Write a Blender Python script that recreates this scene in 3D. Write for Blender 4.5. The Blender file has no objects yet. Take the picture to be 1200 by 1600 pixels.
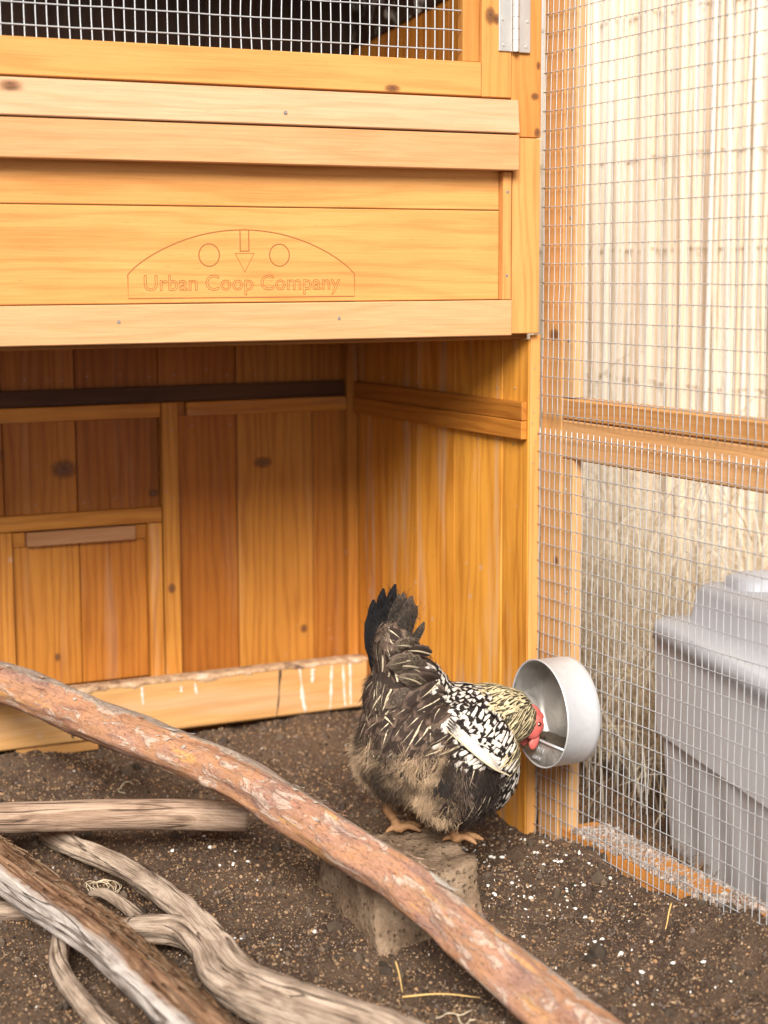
import bpy, bmesh, math, random
import numpy as np
from mathutils import Vector, Matrix, Euler
from mathutils.bvhtree import BVHTree

random.seed(7); RNG = np.random.default_rng(11)
scene = bpy.context.scene
COL = scene.collection

# ---------------------------------------------------------------- camera, world, sun, exposure
cam_d = bpy.data.cameras.new('camera'); cam = bpy.data.objects.new('camera', cam_d); COL.objects.link(cam)
YAW, PITCH, ROLL = .459100, .137055, .003351
def cam_axes(y, p, r):
    f = np.array([math.sin(y)*math.cos(p), math.cos(y)*math.cos(p), -math.sin(p)])
    u = np.array([math.cos(y), -math.sin(y), 0.]); d = np.cross(f, u)
    return math.cos(r)*u+math.sin(r)*d, -math.sin(r)*u+math.cos(r)*d, f
cu, cd, cf = cam_axes(YAW, PITCH, ROLL)
CAM = (-1.244, -2.041, .793)
cam.matrix_world = Matrix(((cu[0], -cd[0], -cf[0], CAM[0]), (cu[1], -cd[1], -cf[1], CAM[1]), (cu[2], -cd[2], -cf[2], CAM[2]), (0, 0, 0, 1)))
cam_d.sensor_fit = 'HORIZONTAL'; cam_d.sensor_width = 24; cam_d.lens = 54.65
cam_d.clip_start = .05; cam_d.clip_end = 500
cam_d.dof.use_dof = True; cam_d.dof.focus_distance = 2.22; cam_d.dof.aperture_fstop = 3.3
scene.camera = cam

LIGHT = Vector((.54, 1.0, -.76)).normalized()          # the way the sunlight travels
world = bpy.data.worlds.new('World'); scene.world = world; world.use_nodes = True
wn = world.node_tree.nodes; wl = world.node_tree.links
sky = wn.new('ShaderNodeTexSky'); sky.sky_type = 'NISHITA'; sky.sun_disc = False
sky.sun_elevation = math.asin(-LIGHT.z); sky.sun_rotation = math.atan2(-LIGHT.x, -LIGHT.y)
sky.air_density = 1.0; sky.dust_density = 1.2; sky.ozone_density = .6
hs = wn.new('ShaderNodeHueSaturation'); hs.inputs['Saturation'].default_value = .15            # hazy white sky
wl.new(sky.outputs[0], hs.inputs['Color']); wl.new(hs.outputs[0], wn['Background'].inputs[0]); wn['Background'].inputs[1].default_value = .09
sun_d = bpy.data.lights.new('sun', 'SUN'); sun = bpy.data.objects.new('sun', sun_d); COL.objects.link(sun)
sun_d.energy = 4.6; sun_d.angle = math.radians(26); sun_d.color = (1, .95, .88)
sun.rotation_euler = LIGHT.to_track_quat('-Z', 'Y').to_euler(); sun.location = (-2, -4, 4)
scene.view_settings.view_transform = 'Standard'; scene.view_settings.look = 'None'
scene.view_settings.exposure = .74; scene.view_settings.gamma = 1

# ---------------------------------------------------------------- helpers
def hash3(i, j, k, seed):
    h = (i*374761393 + j*668265263 + k*2147483647 + seed*1274126177) & 0xffffffff
    h = ((h ^ (h >> 13))*1274126177) & 0xffffffff
    return ((h ^ (h >> 16)) & 0xffff)/65535.0
def vnoise(P, seed=0):
    P = np.asarray(P, float); i = np.floor(P).astype(np.int64); f = P-i; f = f*f*(3-2*f)
    out = 0
    for dx in (0, 1):
        for dy in (0, 1):
            for dz in (0, 1):
                w = (f[..., 0] if dx else 1-f[..., 0])*(f[..., 1] if dy else 1-f[..., 1])*(f[..., 2] if dz else 1-f[..., 2])
                out = out+w*hash3(i[..., 0]+dx, i[..., 1]+dy, i[..., 2]+dz, seed)
    return out*2-1
def fbm(P, o=4, seed=0):
    P = np.asarray(P, float); a = 1; s = 0
    for k in range(o): s = s+a*vnoise(P*2**k, seed+k*17); a *= .5
    return s
def smooth(a, b, x):
    t = np.clip((x-a)/(b-a), 0, 1); return t*t*(3-2*t)

def link(name, mesh, mat=None, parent=None, loc=None):
    o = bpy.data.objects.new(name, mesh); COL.objects.link(o)
    if mat is not None and not mesh.materials: mesh.materials.append(mat)
    if parent is not None: o.parent = parent
    if loc is not None: o.location = loc
    return o
def thing(name, label, cat, loc=(0, 0, 0), group=None):
    o = bpy.data.objects.new(name, None); COL.objects.link(o); o.location = loc
    o.empty_display_size = .05
    return tag(o, label, cat, group)
def tag(o, label=None, cat=None, group=None, kind=None):
    if label: o['label'] = label
    if cat: o['category'] = cat
    if group: o['group'] = group
    if kind: o['kind'] = kind
    return o
def rebase(o, parent):
    """parent a world-placed mesh without moving it"""
    o.parent = parent; o.matrix_parent_inverse = Matrix.Translation(-Vector(parent.location)) if parent.type == 'EMPTY' else parent_inv(parent)
    return o
def parent_inv(p):
    bpy.context.view_layer.update(); return p.matrix_world.inverted()
def mesh_np(name, V, F, smooth_=False):
    m = bpy.data.meshes.new(name); m.from_pydata([tuple(map(float, v)) for v in V], [], [tuple(map(int, f)) for f in F])
    if smooth_: m.shade_smooth()
    return m
def mesh_quads(name, V, Q, smooth_=True):
    """fast path for big quad or tri arrays"""
    V = np.asarray(V, np.float32); Q = np.asarray(Q, np.int32); n = Q.shape[1]
    m = bpy.data.meshes.new(name); m.vertices.add(len(V)); m.vertices.foreach_set('co', V.ravel())
    m.loops.add(Q.size); m.loops.foreach_set('vertex_index', Q.ravel())
    m.polygons.add(len(Q)); m.polygons.foreach_set('loop_start', np.arange(0, Q.size, n, dtype=np.int32))
    m.polygons.foreach_set('loop_total', np.full(len(Q), n, np.int32))
    m.polygons.foreach_set('use_smooth', np.full(len(Q), smooth_, bool))
    m.update(calc_edges=True); m.validate()
    return m
def vattr(m, name, arr, kind='FLOAT_COLOR'):
    a = m.attributes.new(name, kind, 'POINT'); arr = np.asarray(arr, np.float32)
    if kind == 'FLOAT_COLOR':
        if arr.shape[1] == 3: arr = np.c_[arr, np.ones(len(arr), np.float32)]
        a.data.foreach_set('color', arr.ravel())
    elif kind == 'FLOAT_VECTOR': a.data.foreach_set('vector', arr.ravel())
    else: a.data.foreach_set('value', arr.ravel())

# ---------------------------------------------------------------- materials
class NT:
    def __init__(s, name):
        s.m = bpy.data.materials.new(name); s.m.use_nodes = True; s.n = s.m.node_tree.nodes; s.l = s.m.node_tree.links
        s.b = s.n['Principled BSDF']
    def new(s, t, **kw):
        n = s.n.new('ShaderNode'+t)
        for k, v in kw.items():
            if k.startswith('i_'): s.put(n, k[2:], v)
            else: setattr(n, k, v)
        return n
    def put(s, n, k, v):
        k = int(k) if k.isdigit() else k.replace('_', ' ')
        inp = n.inputs[k]
        if hasattr(v, 'is_output') or isinstance(v, bpy.types.NodeSocket): s.l.new(v, inp)
        else: inp.default_value = v
    def set(s, k, v): s.put(s.b, k, v)
    def math(s, op, a, b=0., c=0., clamp=False):
        n = s.new('Math', operation=op, use_clamp=clamp); s.put(n, '0', a); s.put(n, '1', b)
        if op in ('MULTIPLY_ADD', 'SMOOTH_MIN', 'WRAP'): s.put(n, '2', c)
        return n.outputs[0]
    def vm(s, op, a, b=None, sc=None):
        n = s.new('VectorMath', operation=op); s.put(n, '0', a)
        if b is not None: s.put(n, '1', b)
        if sc is not None: s.put(n, 'Scale', sc)
        return n.outputs[0]
    def mix(s, f, a, b, mode='MIX'):
        n = s.new('Mix', data_type='RGBA', blend_type=mode); s.put(n, '0', f); s.put(n, '6', a); s.put(n, '7', b); return n.outputs[2]
    def ramp(s, f, stops):
        n = s.new('ValToRGB'); e = n.color_ramp.elements
        while len(e) < len(stops): e.new(.5)
        for q, (p, c) in zip(e, stops): q.position = p; q.color = (*c, 1) if len(c) == 3 else c
        s.put(n, '0', f); return n.outputs[0]
    def noise(s, vec, scale=5., detail=4., rough=.55, dist=0.):
        n = s.new('TexNoise'); s.put(n, 'Vector', vec); s.put(n, 'Scale', scale); s.put(n, 'Detail', detail); s.put(n, 'Roughness', rough); s.put(n, 'Distortion', dist)
        return n.outputs[0]
    def map(s, f, a, b, c=0., d=1.):
        n = s.new('MapRange'); s.put(n, '0', f); s.put(n, '1', a); s.put(n, '2', b); s.put(n, '3', c); s.put(n, '4', d); return n.outputs[0]
    def bump(s, h, strength=.4, dist=.001):
        n = s.new('Bump'); s.put(n, 'Height', h); s.put(n, 'Strength', strength); s.put(n, 'Distance', dist); s.l.new(n.outputs[0], s.b.inputs['Normal'])
    def attr(s, name, out='Color'):
        n = s.new('Attribute', attribute_name=name); return n.outputs[out]

def C3(*c): return (*c, 1)
def wood(name, light, dark, rough=.62, grime=0., knots=True, sawn=.0, fleck=True):
    t = NT(name); tc = t.new('TexCoord').outputs['Object']; oi = t.new('ObjectInfo')
    off = t.vm('SCALE', t.new('CombineXYZ', i_0=oi.outputs['Random'], i_1=t.math('MULTIPLY', oi.outputs['Random'], 3.7), i_2=t.math('MULTIPLY', oi.outputs['Random'], 7.9)).outputs[0], sc=13.)
    p = t.vm('ADD', tc, off)
    st = t.vm('MULTIPLY', p, (1.1, 9., 9.))
    lo = t.noise(st, 2.2, 3, .5)
    # cathedral rings: bands across the board, bent by a slow noise
    sep = t.new('SeparateXYZ'); t.put(sep, '0', p)
    yy = t.math('ADD', sep.outputs[1], t.math('MULTIPLY', sep.outputs[2], .6))
    ph = t.math('ADD', t.math('MULTIPLY', yy, 430.), t.math('MULTIPLY', lo, 26.))
    ring = t.math('MULTIPLY_ADD', t.math('SINE', ph), .5, .5)
    ring = t.math('POWER', ring, 2.2)
    fib = t.noise(t.vm('MULTIPLY', p, (9., 420., 420.)), 1., 4, .7)
    big = t.noise(t.vm('MULTIPLY', p, (2., 5., 5.)), 1.6, 3, .6)
    k = t.math('ADD', t.math('MULTIPLY', ring, .22), t.math('MULTIPLY', fib, .70))
    k = t.math('ADD', k, t.math('MULTIPLY', t.math('SUBTRACT', big, .5), .9))
    col = t.ramp(k, [(.08, light), (.42, tuple(.6*a+.4*b for a, b in zip(light, dark))), (.85, dark)])
    h = t.math('ADD', t.math('MULTIPLY', fib, .7), t.math('MULTIPLY', ring, -.4))
    if knots:
        v = t.new('TexVoronoi', feature='F1'); t.put(v, 'Vector', t.vm('MULTIPLY', t.vm('ADD', p, t.vm('SCALE', t.new('CombineXYZ', i_0=lo, i_1=fib).outputs[0], sc=.006)), (3.2, 9., 0.01))); t.put(v, 'Scale', 1.0)
        sel = t.new('SeparateColor'); t.put(sel, '0', v.outputs['Color'])
        on = t.math('GREATER_THAN', sel.outputs[0], .86)
        r = t.math('MULTIPLY', t.map(v.outputs['Distance'], .02, .13, 1., 0.), on)
        col = t.mix(t.math('MULTIPLY', r, .75), col, C3(*(d*.35 for d in dark)))
    if fleck:
        fl = t.math('GREATER_THAN', t.noise(t.vm('MULTIPLY', p, (60., 900., 900.)), 1., 2, .5), .71)
        col = t.mix(t.math('MULTIPLY', fl, .35), col, C3(*(d*.45 for d in dark)))
    if sawn > 0:      # band-saw marks across the grain
        sw = t.noise(t.vm('MULTIPLY', p, (14., 330., 330.)), 1., 2, .5)
        h = t.math('ADD', h, t.math('MULTIPLY', sw, sawn))
        col = t.mix(t.map(sw, .35, .7, 0., .35), col, C3(*(d*.8 for d in dark)))
    tint = t.mix(1., col, oi.outputs['Color'], 'MULTIPLY')
    # pale dust and dropping smears, amount in the object's alpha
    sm = t.noise(t.vm('MULTIPLY', p, (2.2, 26., 26.)), 1., 3, .6)
    amt = t.math('MULTIPLY', t.map(sm, .54, .66, 0., .75), oi.outputs['Alpha'])
    tint = t.mix(amt, tint, C3(.5, .42, .34))
    sp = t.new('TexVoronoi', feature='F1'); t.put(sp, 'Vector', t.vm('MULTIPLY', p, (1., .8, .8))); t.put(sp, 'Scale', 62.)
    ss = t.new('SeparateColor'); t.put(ss, '0', sp.outputs['Color'])
    spot = t.math('MULTIPLY', t.math('MULTIPLY', t.math('GREATER_THAN', ss.outputs[0], .955), t.math('LESS_THAN', sp.outputs['Distance'], t.math('MULTIPLY', ss.outputs[1], .3))), oi.outputs['Alpha'])
    tint = t.mix(t.math('MULTIPLY', spot, .7), tint, C3(.46, .4, .36))
    if grime:
        g = t.noise(p, 19., 5, .6)
        tint = t.mix(t.map(g, .5, .75, 0., grime), tint, C3(.25, .2, .16))
    t.set('Base_Color', tint); t.set('Roughness', t.map(fib, .2, .8, rough-.1, rough+.12)); t.set('Specular_IOR_Level', .3)
    t.bump(h, .55, .0009)
    return t.m

M = {}
M['cedar'] = wood('stained_cedar', (.535, .268, .080), (.375, .150, .035))
M['fresh'] = wood('fresh_sawn_cedar', (.57, .360, .208), (.46, .250, .118), sawn=.4)
M['inner'] = wood('weathered_inner_cedar', (.455, .180, .030), (.205, .056, .006), rough=.5)
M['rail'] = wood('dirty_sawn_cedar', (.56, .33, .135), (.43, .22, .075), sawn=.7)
M['dark'] = wood('dark_shade_cedar', (.06, .026, .012), (.02, .009, .005))  # near-black tone carries the shade inside the upper coop; also the dark band
M['groove'] = NT('carved_groove').m
M['groove'].node_tree.nodes['Principled BSDF'].inputs['Base Color'].default_value = (.27, .10, .022, 1)
M['groove'].node_tree.nodes['Principled BSDF'].inputs['Roughness'].default_value = .8

def metal(name, col, rough=.35, spangle=.2, metallic=1., dirt=0.):
    t = NT(name); p = t.new('TexCoord').outputs['Object']
    v = t.new('TexVoronoi', feature='F1'); t.put(v, 'Vector', p); t.put(v, 'Scale', 120.)
    s = t.new('SeparateColor'); t.put(s, '0', v.outputs['Color'])
    n = t.noise(p, 40., 5, .65)
    c = t.mix(t.math('MULTIPLY', s.outputs[0], spangle), C3(*col), C3(*(x*.72 for x in col)))
    if dirt:
        d = t.map(t.noise(p, 26., 6, .7, .6), .45, .7, 0., dirt); c = t.mix(d, c, C3(.32, .27, .22)); t.set('Roughness', t.map(d, 0., 1., rough, .8))
        t.set('Metallic', t.map(d, 0., 1., metallic, .1))
    else:
        t.set('Roughness', t.map(n, .2, .8, rough-.08, rough+.14)); t.set('Metallic', metallic)
    t.set('Base_Color', c); t.bump(n, .15, .0006)
    return t.m
M['wire'] = metal('galvanised_wire', (.52, .52, .53), .45, .15, .5)
M['hinge'] = metal('zinc_plate', (.66, .64, .61), .38, .1, .8)
M['screw'] = metal('screw_steel', (.30, .28, .26), .5, .0, .7)
M['galv'] = metal('galvanised_sheet', (.70, .70, .71), .40, .26, .5, .22)
M['galv_dirty'] = metal('dusty_galvanised_sheet', (.50, .48, .45), .42, .2, .8, .75)
M['hole'] = NT('dark_recess').m
M['hole'].node_tree.nodes['Principled BSDF'].inputs['Base Color'].default_value = (.03, .018, .01, 1)

def attr_mat(name, rough=.9, bump_scale=0., spec=.2, attr='col', var=.25, nscale=200.):
    t = NT(name); c = t.attr(attr); p = t.new('TexCoord').outputs['Object']; n = t.noise(p, nscale, 3, .6)
    c = t.mix(t.map(n, .3, .75, 0., var), c, t.mix(1., c, C3(.4, .38, .36), 'MULTIPLY'))
    t.set('Base_Color', c); t.set('Roughness', rough); t.set('Specular_IOR_Level', spec)
    if bump_scale: t.bump(n, bump_scale, .001)
    return t.m
M['grain'] = attr_mat('soil_grains', .95, .3)
def blade_mat():
    m = attr_mat('dry_stalks', .8, 0, .25, var=.3, nscale=60.); n = m.node_tree.nodes; l = m.node_tree.links
    tr = n.new('ShaderNodeBsdfTranslucent'); mx = n.new('ShaderNodeMixShader'); mx.inputs[0].default_value = .42
    b = n['Principled BSDF']; l.new(b.inputs['Base Color'].links[0].from_socket, tr.inputs[0]); l.new(b.outputs[0], mx.inputs[1]); l.new(tr.outputs[0], mx.inputs[2])
    l.new(mx.outputs[0], n['Material Output'].inputs[0]); return m
M['blade'] = blade_mat()
def soil():
    t = NT('soil'); p = t.new('TexCoord').outputs['Object']
    a = t.noise(p, 6., 5, .6); b = t.noise(p, 260., 4, .7); c = t.noise(p, 900., 2, .6)
    col = t.ramp(b, [(.25, (.024, .014, .010)), (.5, (.074, .046, .031)), (.72, (.150, .101, .067))])
    col = t.mix(t.map(a, .42, .68, 0., .55), col, C3(.165, .104, .064))
    sp = t.math('GREATER_THAN', c, .66); col = t.mix(t.math('MULTIPLY', sp, .5), col, C3(.26, .2, .14))
    out = t.attr('yard', 'Fac')
    yard_col = t.mix(t.noise(p, 120., 4, .7), C3(.20, .13, .08), C3(.50, .37, .25))  # yard ground colour, turning to pale straw further back
    gy_ = t.new('SeparateXYZ'); t.put(gy_, '0', p)
    yard_col = t.mix(t.map(gy_.outputs[1], .02, .30), yard_col, t.mix(t.noise(p, 60., 5, .7), C3(.44, .32, .19), C3(.70, .58, .41)))
    col = t.mix(out, col, yard_col)
    t.set('Base_Color', col); t.set('Roughness', .95); t.set('Specular_IOR_Level', .15)
    t.bump(t.math('ADD', b, t.math('MULTIPLY', c, .6)), .9, .004)
    return t.m
M['soil'] = soil()
def plain(name, col, rough=.6, var=.2, nscale=30., bump=.2, spec=.4, scuff=None):
    t = NT(name); p = t.new('TexCoord').outputs['Object']; n = t.noise(p, nscale, 5, .65)
    c = t.mix(t.map(n, .3, .7, 0., var), C3(*col), C3(*(x*.6 for x in col)))
    if scuff: c = t.mix(t.map(t.noise(p, 9., 6, .7, 1.), .55, .75, 0., .5), c, C3(*scuff))
    t.set('Base_Color', c); t.set('Roughness', rough); t.set('Specular_IOR_Level', spec)
    if bump: t.bump(n, bump, .001)
    return t.m
M['plastic'] = plain('grey_moulded_plastic', (.62, .605, .61), .5, .12, 14., .05, .4, (.52, .5, .49))
M['lid'] = plain('grey_lid_plastic', (.54, .545, .58), .45, .12, 14., .05, .45, (.58, .56, .55))
M['shell'] = plain('crushed_shell', (.82, .78, .72), .7, .25, 300., .3)
M['dropping'] = plain('dried_dropping', (.66, .60, .52), .9, .5, 160., .5)
M['tar'] = plain('dark_run', (.06, .035, .025), .7, .3, 160., .4)
M['root'] = plain('pale_rootlet', (.62, .50, .34), .8, .4, 200., 0)
M['sprig'] = plain('green_sprig', (.16, .26, .05), .7, .3, 90., 0)
M['crop'] = plain('grain_feed', (.08, .06, .04), .9, .6, 400., .8)

def stone():
    t = NT('rough_block'); p = t.new('TexCoord').outputs['Object']
    a = t.noise(p, 30., 6, .7); b = t.noise(p, 140., 5, .7)
    v = t.new('TexVoronoi', feature='F1'); t.put(v, 'Vector', t.vm('ADD', p, t.vm('SCALE', t.new('CombineXYZ', i_0=a, i_1=b, i_2=a).outputs[0], sc=.01))); t.put(v, 'Scale', 150.)
    s = t.new('SeparateColor'); t.put(s, '0', v.outputs['Color'])
    pit = t.math('MULTIPLY', t.map(v.outputs['Distance'], .1, .5, 1., 0.), t.math('GREATER_THAN', s.outputs[0], .7))
    c = t.ramp(a, [(.3, (.125, .080, .050)), (.5, (.225, .152, .098)), (.72, (.34, .245, .165))])
    c = t.mix(t.map(b, .45, .75, 0., .5), c, C3(.11, .07, .045))
    c = t.mix(t.math('MULTIPLY', pit, .35), c, C3(.09, .06, .04))
    t.set('Base_Color', c); t.set('Roughness', .95); t.set('Specular_IOR_Level', .1)
    t.bump(t.math('SUBTRACT', t.math('ADD', a, b), pit), .9, .004)
    return t.m
M['stone'] = stone()

def bark():
    """tuv = (length along, and a circle around the log), so nothing seams"""
    t = NT('peeling_bark'); u = t.attr('tuv', 'Vector'); wv = t.attr('weather', 'Fac')
    lo = t.noise(t.vm('MULTIPLY', u, (7., 22., 22.)), 1., 4, .6, .5)
    mid = t.noise(t.vm('MULTIPLY', u, (26., 70., 70.)), 1., 5, .65, .7)
    fine = t.noise(t.vm('MULTIPLY', u, (110., 420., 420.)), 1., 4, .7)
    c = t.ramp(lo, [(.27, (.13, .055, .038)), (.39, (.30, .138, .078)), (.48, (.42, .21, .10)), (.57, (.38, .195, .12)), (.66, (.31, .165, .115)), (.76, (.20, .095, .07))])
    pale = t.map(mid, .53, .60, 0., .8); c = t.mix(pale, c, t.mix(fine, C3(.42, .31, .24), C3(.66, .54, .45)))
    viol = t.map(t.noise(t.vm('MULTIPLY', u, (12., 50., 50.)), 1., 3, .6), .60, .68, 0., .7); c = t.mix(viol, c, C3(.21, .11, .095))
    och = t.map(t.noise(t.vm('MULTIPLY', t.vm('ADD', u, (3., 1., 2.)), (9., 60., 60.)), 1., 3, .6), .61, .67, 0., .75); c = t.mix(och, c, C3(.58, .31, .09))
    grey = t.mix(fine, C3(.22, .165, .125), C3(.47, .39, .32))
    w = t.math('GREATER_THAN', t.math('ADD', wv, t.math('MULTIPLY', t.math('SUBTRACT', mid, .5), .9)), .5)
    c = t.mix(w, c, grey)
    crack = t.noise(t.vm('MULTIPLY', u, (40., 150., 150.)), 1., 2, .4, 1.5)
    cr = t.map(t.math('ABSOLUTE', t.math('SUBTRACT', crack, .5)), 0., .014, .55, 0.); c = t.mix(cr, c, C3(.10, .045, .03))
    c = t.mix(t.map(fine, .35, .75, .0, .22), c, C3(.7, .55, .45)); c = t.mix(1., c, C3(.90, .85, .82), 'MULTIPLY')
    gr = t.noise(t.vm('MULTIPLY', u, (5., 16., 16.)), 1., 4, .65, .8); c = t.mix(t.map(gr, .54, .72, 0., .45), c, C3(.16, .10, .075))
    t.set('Base_Color', c); t.set('Roughness', .8); t.set('Specular_IOR_Level', .25)
    t.bump(t.math('SUBTRACT', t.math('ADD', t.math('MULTIPLY', pale, .8), t.math('ADD', t.math('MULTIPLY', fine, .5), mid)), cr), .8, .0022)
    return t.m
M['bark'] = bark()
def drift(name, light, mid_, dark, brown=0.):
    t = NT(name); u = t.attr('tuv', 'Vector'); wv = t.attr('weather', 'Fac')
    a = t.noise(t.vm('MULTIPLY', u, (9., 45., 45.)), 1., 6, .65, 1.2)
    f = t.noise(t.vm('MULTIPLY', u, (14., 480., 480.)), 1., 4, .7, .3)
    c = t.ramp(t.math('ADD', t.math('MULTIPLY', a, .6), t.math('MULTIPLY', f, .4)), [(.36, dark), (.46, mid_), (.58, light)])
    ck = t.noise(t.vm('MULTIPLY', u, (3.5, 75., 75.)), 1., 2, .4, .5)
    cr = t.math('MULTIPLY', t.map(t.math('ABSOLUTE', t.math('SUBTRACT', ck, .5)), 0., .026, .95, 0.), t.map(t.noise(t.vm('MULTIPLY', u, (11., 26., 26.)), 1., 2, .5), .40, .52))
    c = t.mix(cr, c, C3(.07, .045, .03))
    if brown:
        w = t.map(t.math('ADD', wv, t.math('MULTIPLY', t.math('SUBTRACT', a, .5), .8)), .42, .58)
        bc = t.ramp(t.noise(t.vm('MULTIPLY', u, (16., 150., 150.)), 1., 5, .7, .8), [(.32, (.055, .028, .017)), (.5, (.20, .105, .058)), (.68, (.38, .235, .14))])
        c = t.mix(w, c, bc)
    t.set('Base_Color', c); t.set('Roughness', .85); t.set('Specular_IOR_Level', .2)
    t.bump(t.math('SUBTRACT', t.math('ADD', a, t.math('MULTIPLY', f, .6)), cr), .9, .003)
    return t.m
M['drift_grey'] = drift('grey_driftwood', (.50, .385, .295), (.27, .195, .14), (.07, .045, .032))
M['drift_brown'] = drift('brown_branch_wood', (.42, .295, .21), (.25, .16, .108), (.10, .058, .038))
M['drift_two'] = drift('split_driftwood', (.55, .485, .43), (.36, .30, .26), (.12, .09, .07), 1.)
M['drift_dark'] = drift('dark_driftwood', (.36, .27, .20), (.2, .14, .10), (.07, .045, .03))

def feather_mat():
    t = NT('feathers'); a = t.attr('cola'); b = t.attr('colb'); sh = t.attr('cols'); par = t.new('SeparateXYZ'); t.put(par, '0', t.attr('par', 'Vector'))
    uvv = t.new('SeparateXYZ'); t.put(uvv, '0', t.attr('fuv', 'Vector'))
    u = t.math('ABSOLUTE', uvv.outputs[0]); v = uvv.outputs[1]; rnd = uvv.outputs[2]
    # barbs: fine lines running outward and forward
    bl = t.math('SINE', t.math('MULTIPLY', t.math('SUBTRACT', v, t.math('MULTIPLY', u, .35)), 170.))
    q = t.new('CombineXYZ', i_0=t.math('MULTIPLY', u, 3.), i_1=t.math('MULTIPLY', v, 9.), i_2=t.math('MULTIPLY', rnd, 37.)).outputs[0]
    nz = t.noise(q, 1., 3, .6)
    ed = t.math('MAXIMUM', u, t.map(v, .35, 1., 0., 1.))
    ed = t.math('ADD', ed, t.math('MULTIPLY', t.math('SUBTRACT', nz, .5), .5))
    lac = t.map(ed, t.math('SUBTRACT', par.outputs[0], .06), t.math('ADD', par.outputs[0], .06))
    col = t.mix(lac, a, b)
    shaft = t.math('LESS_THAN', t.math('ADD', u, t.math('MULTIPLY', v, .05)), t.math('MULTIPLY', par.outputs[1], t.math('SUBTRACT', 1.25, v)))
    col = t.mix(t.math('MULTIPLY', shaft, .95), col, sh)
    pep = t.math('GREATER_THAN', t.noise(t.vm('SCALE', q, sc=9.), 1., 2, .5), .60)
    col = t.mix(t.math('MULTIPLY', pep, par.outputs[2]), col, sh)
    col = t.mix(t.map(bl, -1., 1., 0., .18), col, t.mix(1., col, C3(.45, .42, .4), 'MULTIPLY'))
    t.set('Base_Color', col); t.set('Roughness', .68); t.set('Specular_IOR_Level', .14)
    t.bump(bl, .25, .0004)
    return t.m
M['feather'] = feather_mat()
M['down'] = attr_mat('down', .85, 0, .15, var=.15, nscale=90.)
M['skin_red'] = plain('red_face_skin', (.60, .12, .10), .45, .45, 260., .6, .5)
M['leg'] = plain('scaly_leg', (.30, .155, .07), .7, .6, 330., .9, .3)
M['beak'] = plain('horn', (.12, .08, .05), .4, .3, 200., .1)
M['eye'] = plain('eye', (.05, .02, .01), .08, 0, 20., 0, .8)
M['body'] = plain('hen_underdown', (.04, .028, .022), .9, .4, 120., .2, .1)
M['reed'] = attr_mat('reed_stick', .7, .1, .3, var=.25, nscale=50.)

# ---------------------------------------------------------------- shapes
def plank(name, x0, x1, y0, y1, z0, z1, mat, parent, tint=(1, 1, 1), smear=0., bevel=.0011, axis=None, rot=None, jag=0.):
    """a bevelled board whose own X runs along the grain"""
    d = (x1-x0, y1-y0, z1-z0); ax = axis if axis is not None else int(np.argmax(d))
    order = {0: (0, 1, 2), 1: (1, 2, 0), 2: (2, 0, 1)}[ax]
    L, a, b = d[order[0]], d[order[1]], d[order[2]]
    bm = bmesh.new(); bmesh.ops.create_cube(bm, size=1)
    for v in bm.verts: v.co = (v.co.x*L, v.co.y*a, v.co.z*b)
    bv = min(bevel, .3*min(L, a, b))
    bmesh.ops.bevel(bm, geom=bm.edges[:], offset=bv, segments=1, affect='EDGES')
    m = bpy.data.meshes.new(name); bm.to_mesh(m); bm.free()
    o = link(name, m, M[mat] if isinstance(mat, str) else mat)
    # local X->world axis 'order[0]'
    R = Matrix.Identity(4)
    for i, w in enumerate(order):
        for r in range(3): R[r][i] = 1. if r == w else 0.
    c = Vector(((x0+x1)/2, (y0+y1)/2, (z0+z1)/2))
    o.matrix_world = Matrix.Translation(c) @ (rot.to_matrix().to_4x4() if rot else Matrix.Identity(4)) @ R
    o.color = (*tint, smear)
    if parent is not None:
        o.parent = parent; o.matrix_parent_inverse = Matrix.Translation(-Vector(parent.location))
    return o
def tint(v=.08, base=(1, 1, 1)):
    k = 1+random.uniform(-v, v); w = random.uniform(-v, v)*.35
    return (base[0]*k*(1+w*.3), base[1]*k*(1-w), base[2]*k*(1-2*w))

def tube_arrays(P, rad, seg=12, cap=True, ridge=None):
    P = np.asarray(P, float); n = len(P); rad = np.broadcast_to(np.asarray(rad, float), (n,))
    T = np.gradient(P, axis=0); T /= np.linalg.norm(T, axis=1)[:, None]
    up = np.array([0, 0, 1.]) if abs(T[0, 2]) < .9 else np.array([1., 0, 0])
    V = []; U = []; N = np.cross(T[0], up); N /= np.linalg.norm(N)
    L = np.r_[0, np.cumsum(np.linalg.norm(np.diff(P, axis=0), axis=1))]
    ang = np.linspace(0, 2*np.pi, seg, endpoint=False)
    for i in range(n):
        N = N-T[i]*np.dot(N, T[i]); N /= np.linalg.norm(N); B = np.cross(T[i], N)
        r = rad[i]*(np.ones(seg) if ridge is None else ridge(L[i], ang))
        V.append(P[i]+np.outer(r*np.cos(ang), N)+np.outer(r*np.sin(ang), B))
        U.append(np.c_[np.full(seg, L[i]), rad[i]*np.cos(ang), rad[i]*np.sin(ang)])
    V = np.concatenate(V); U = np.concatenate(U)
    F = [[i*seg+j, i*seg+(j+1) % seg, (i+1)*seg+(j+1) % seg, (i+1)*seg+j] for i in range(n-1) for j in range(seg)]
    if cap:
        F.append(list(range(seg))[::-1]); F.append([(n-1)*seg+j for j in range(seg)])
    return V, F, U
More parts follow.
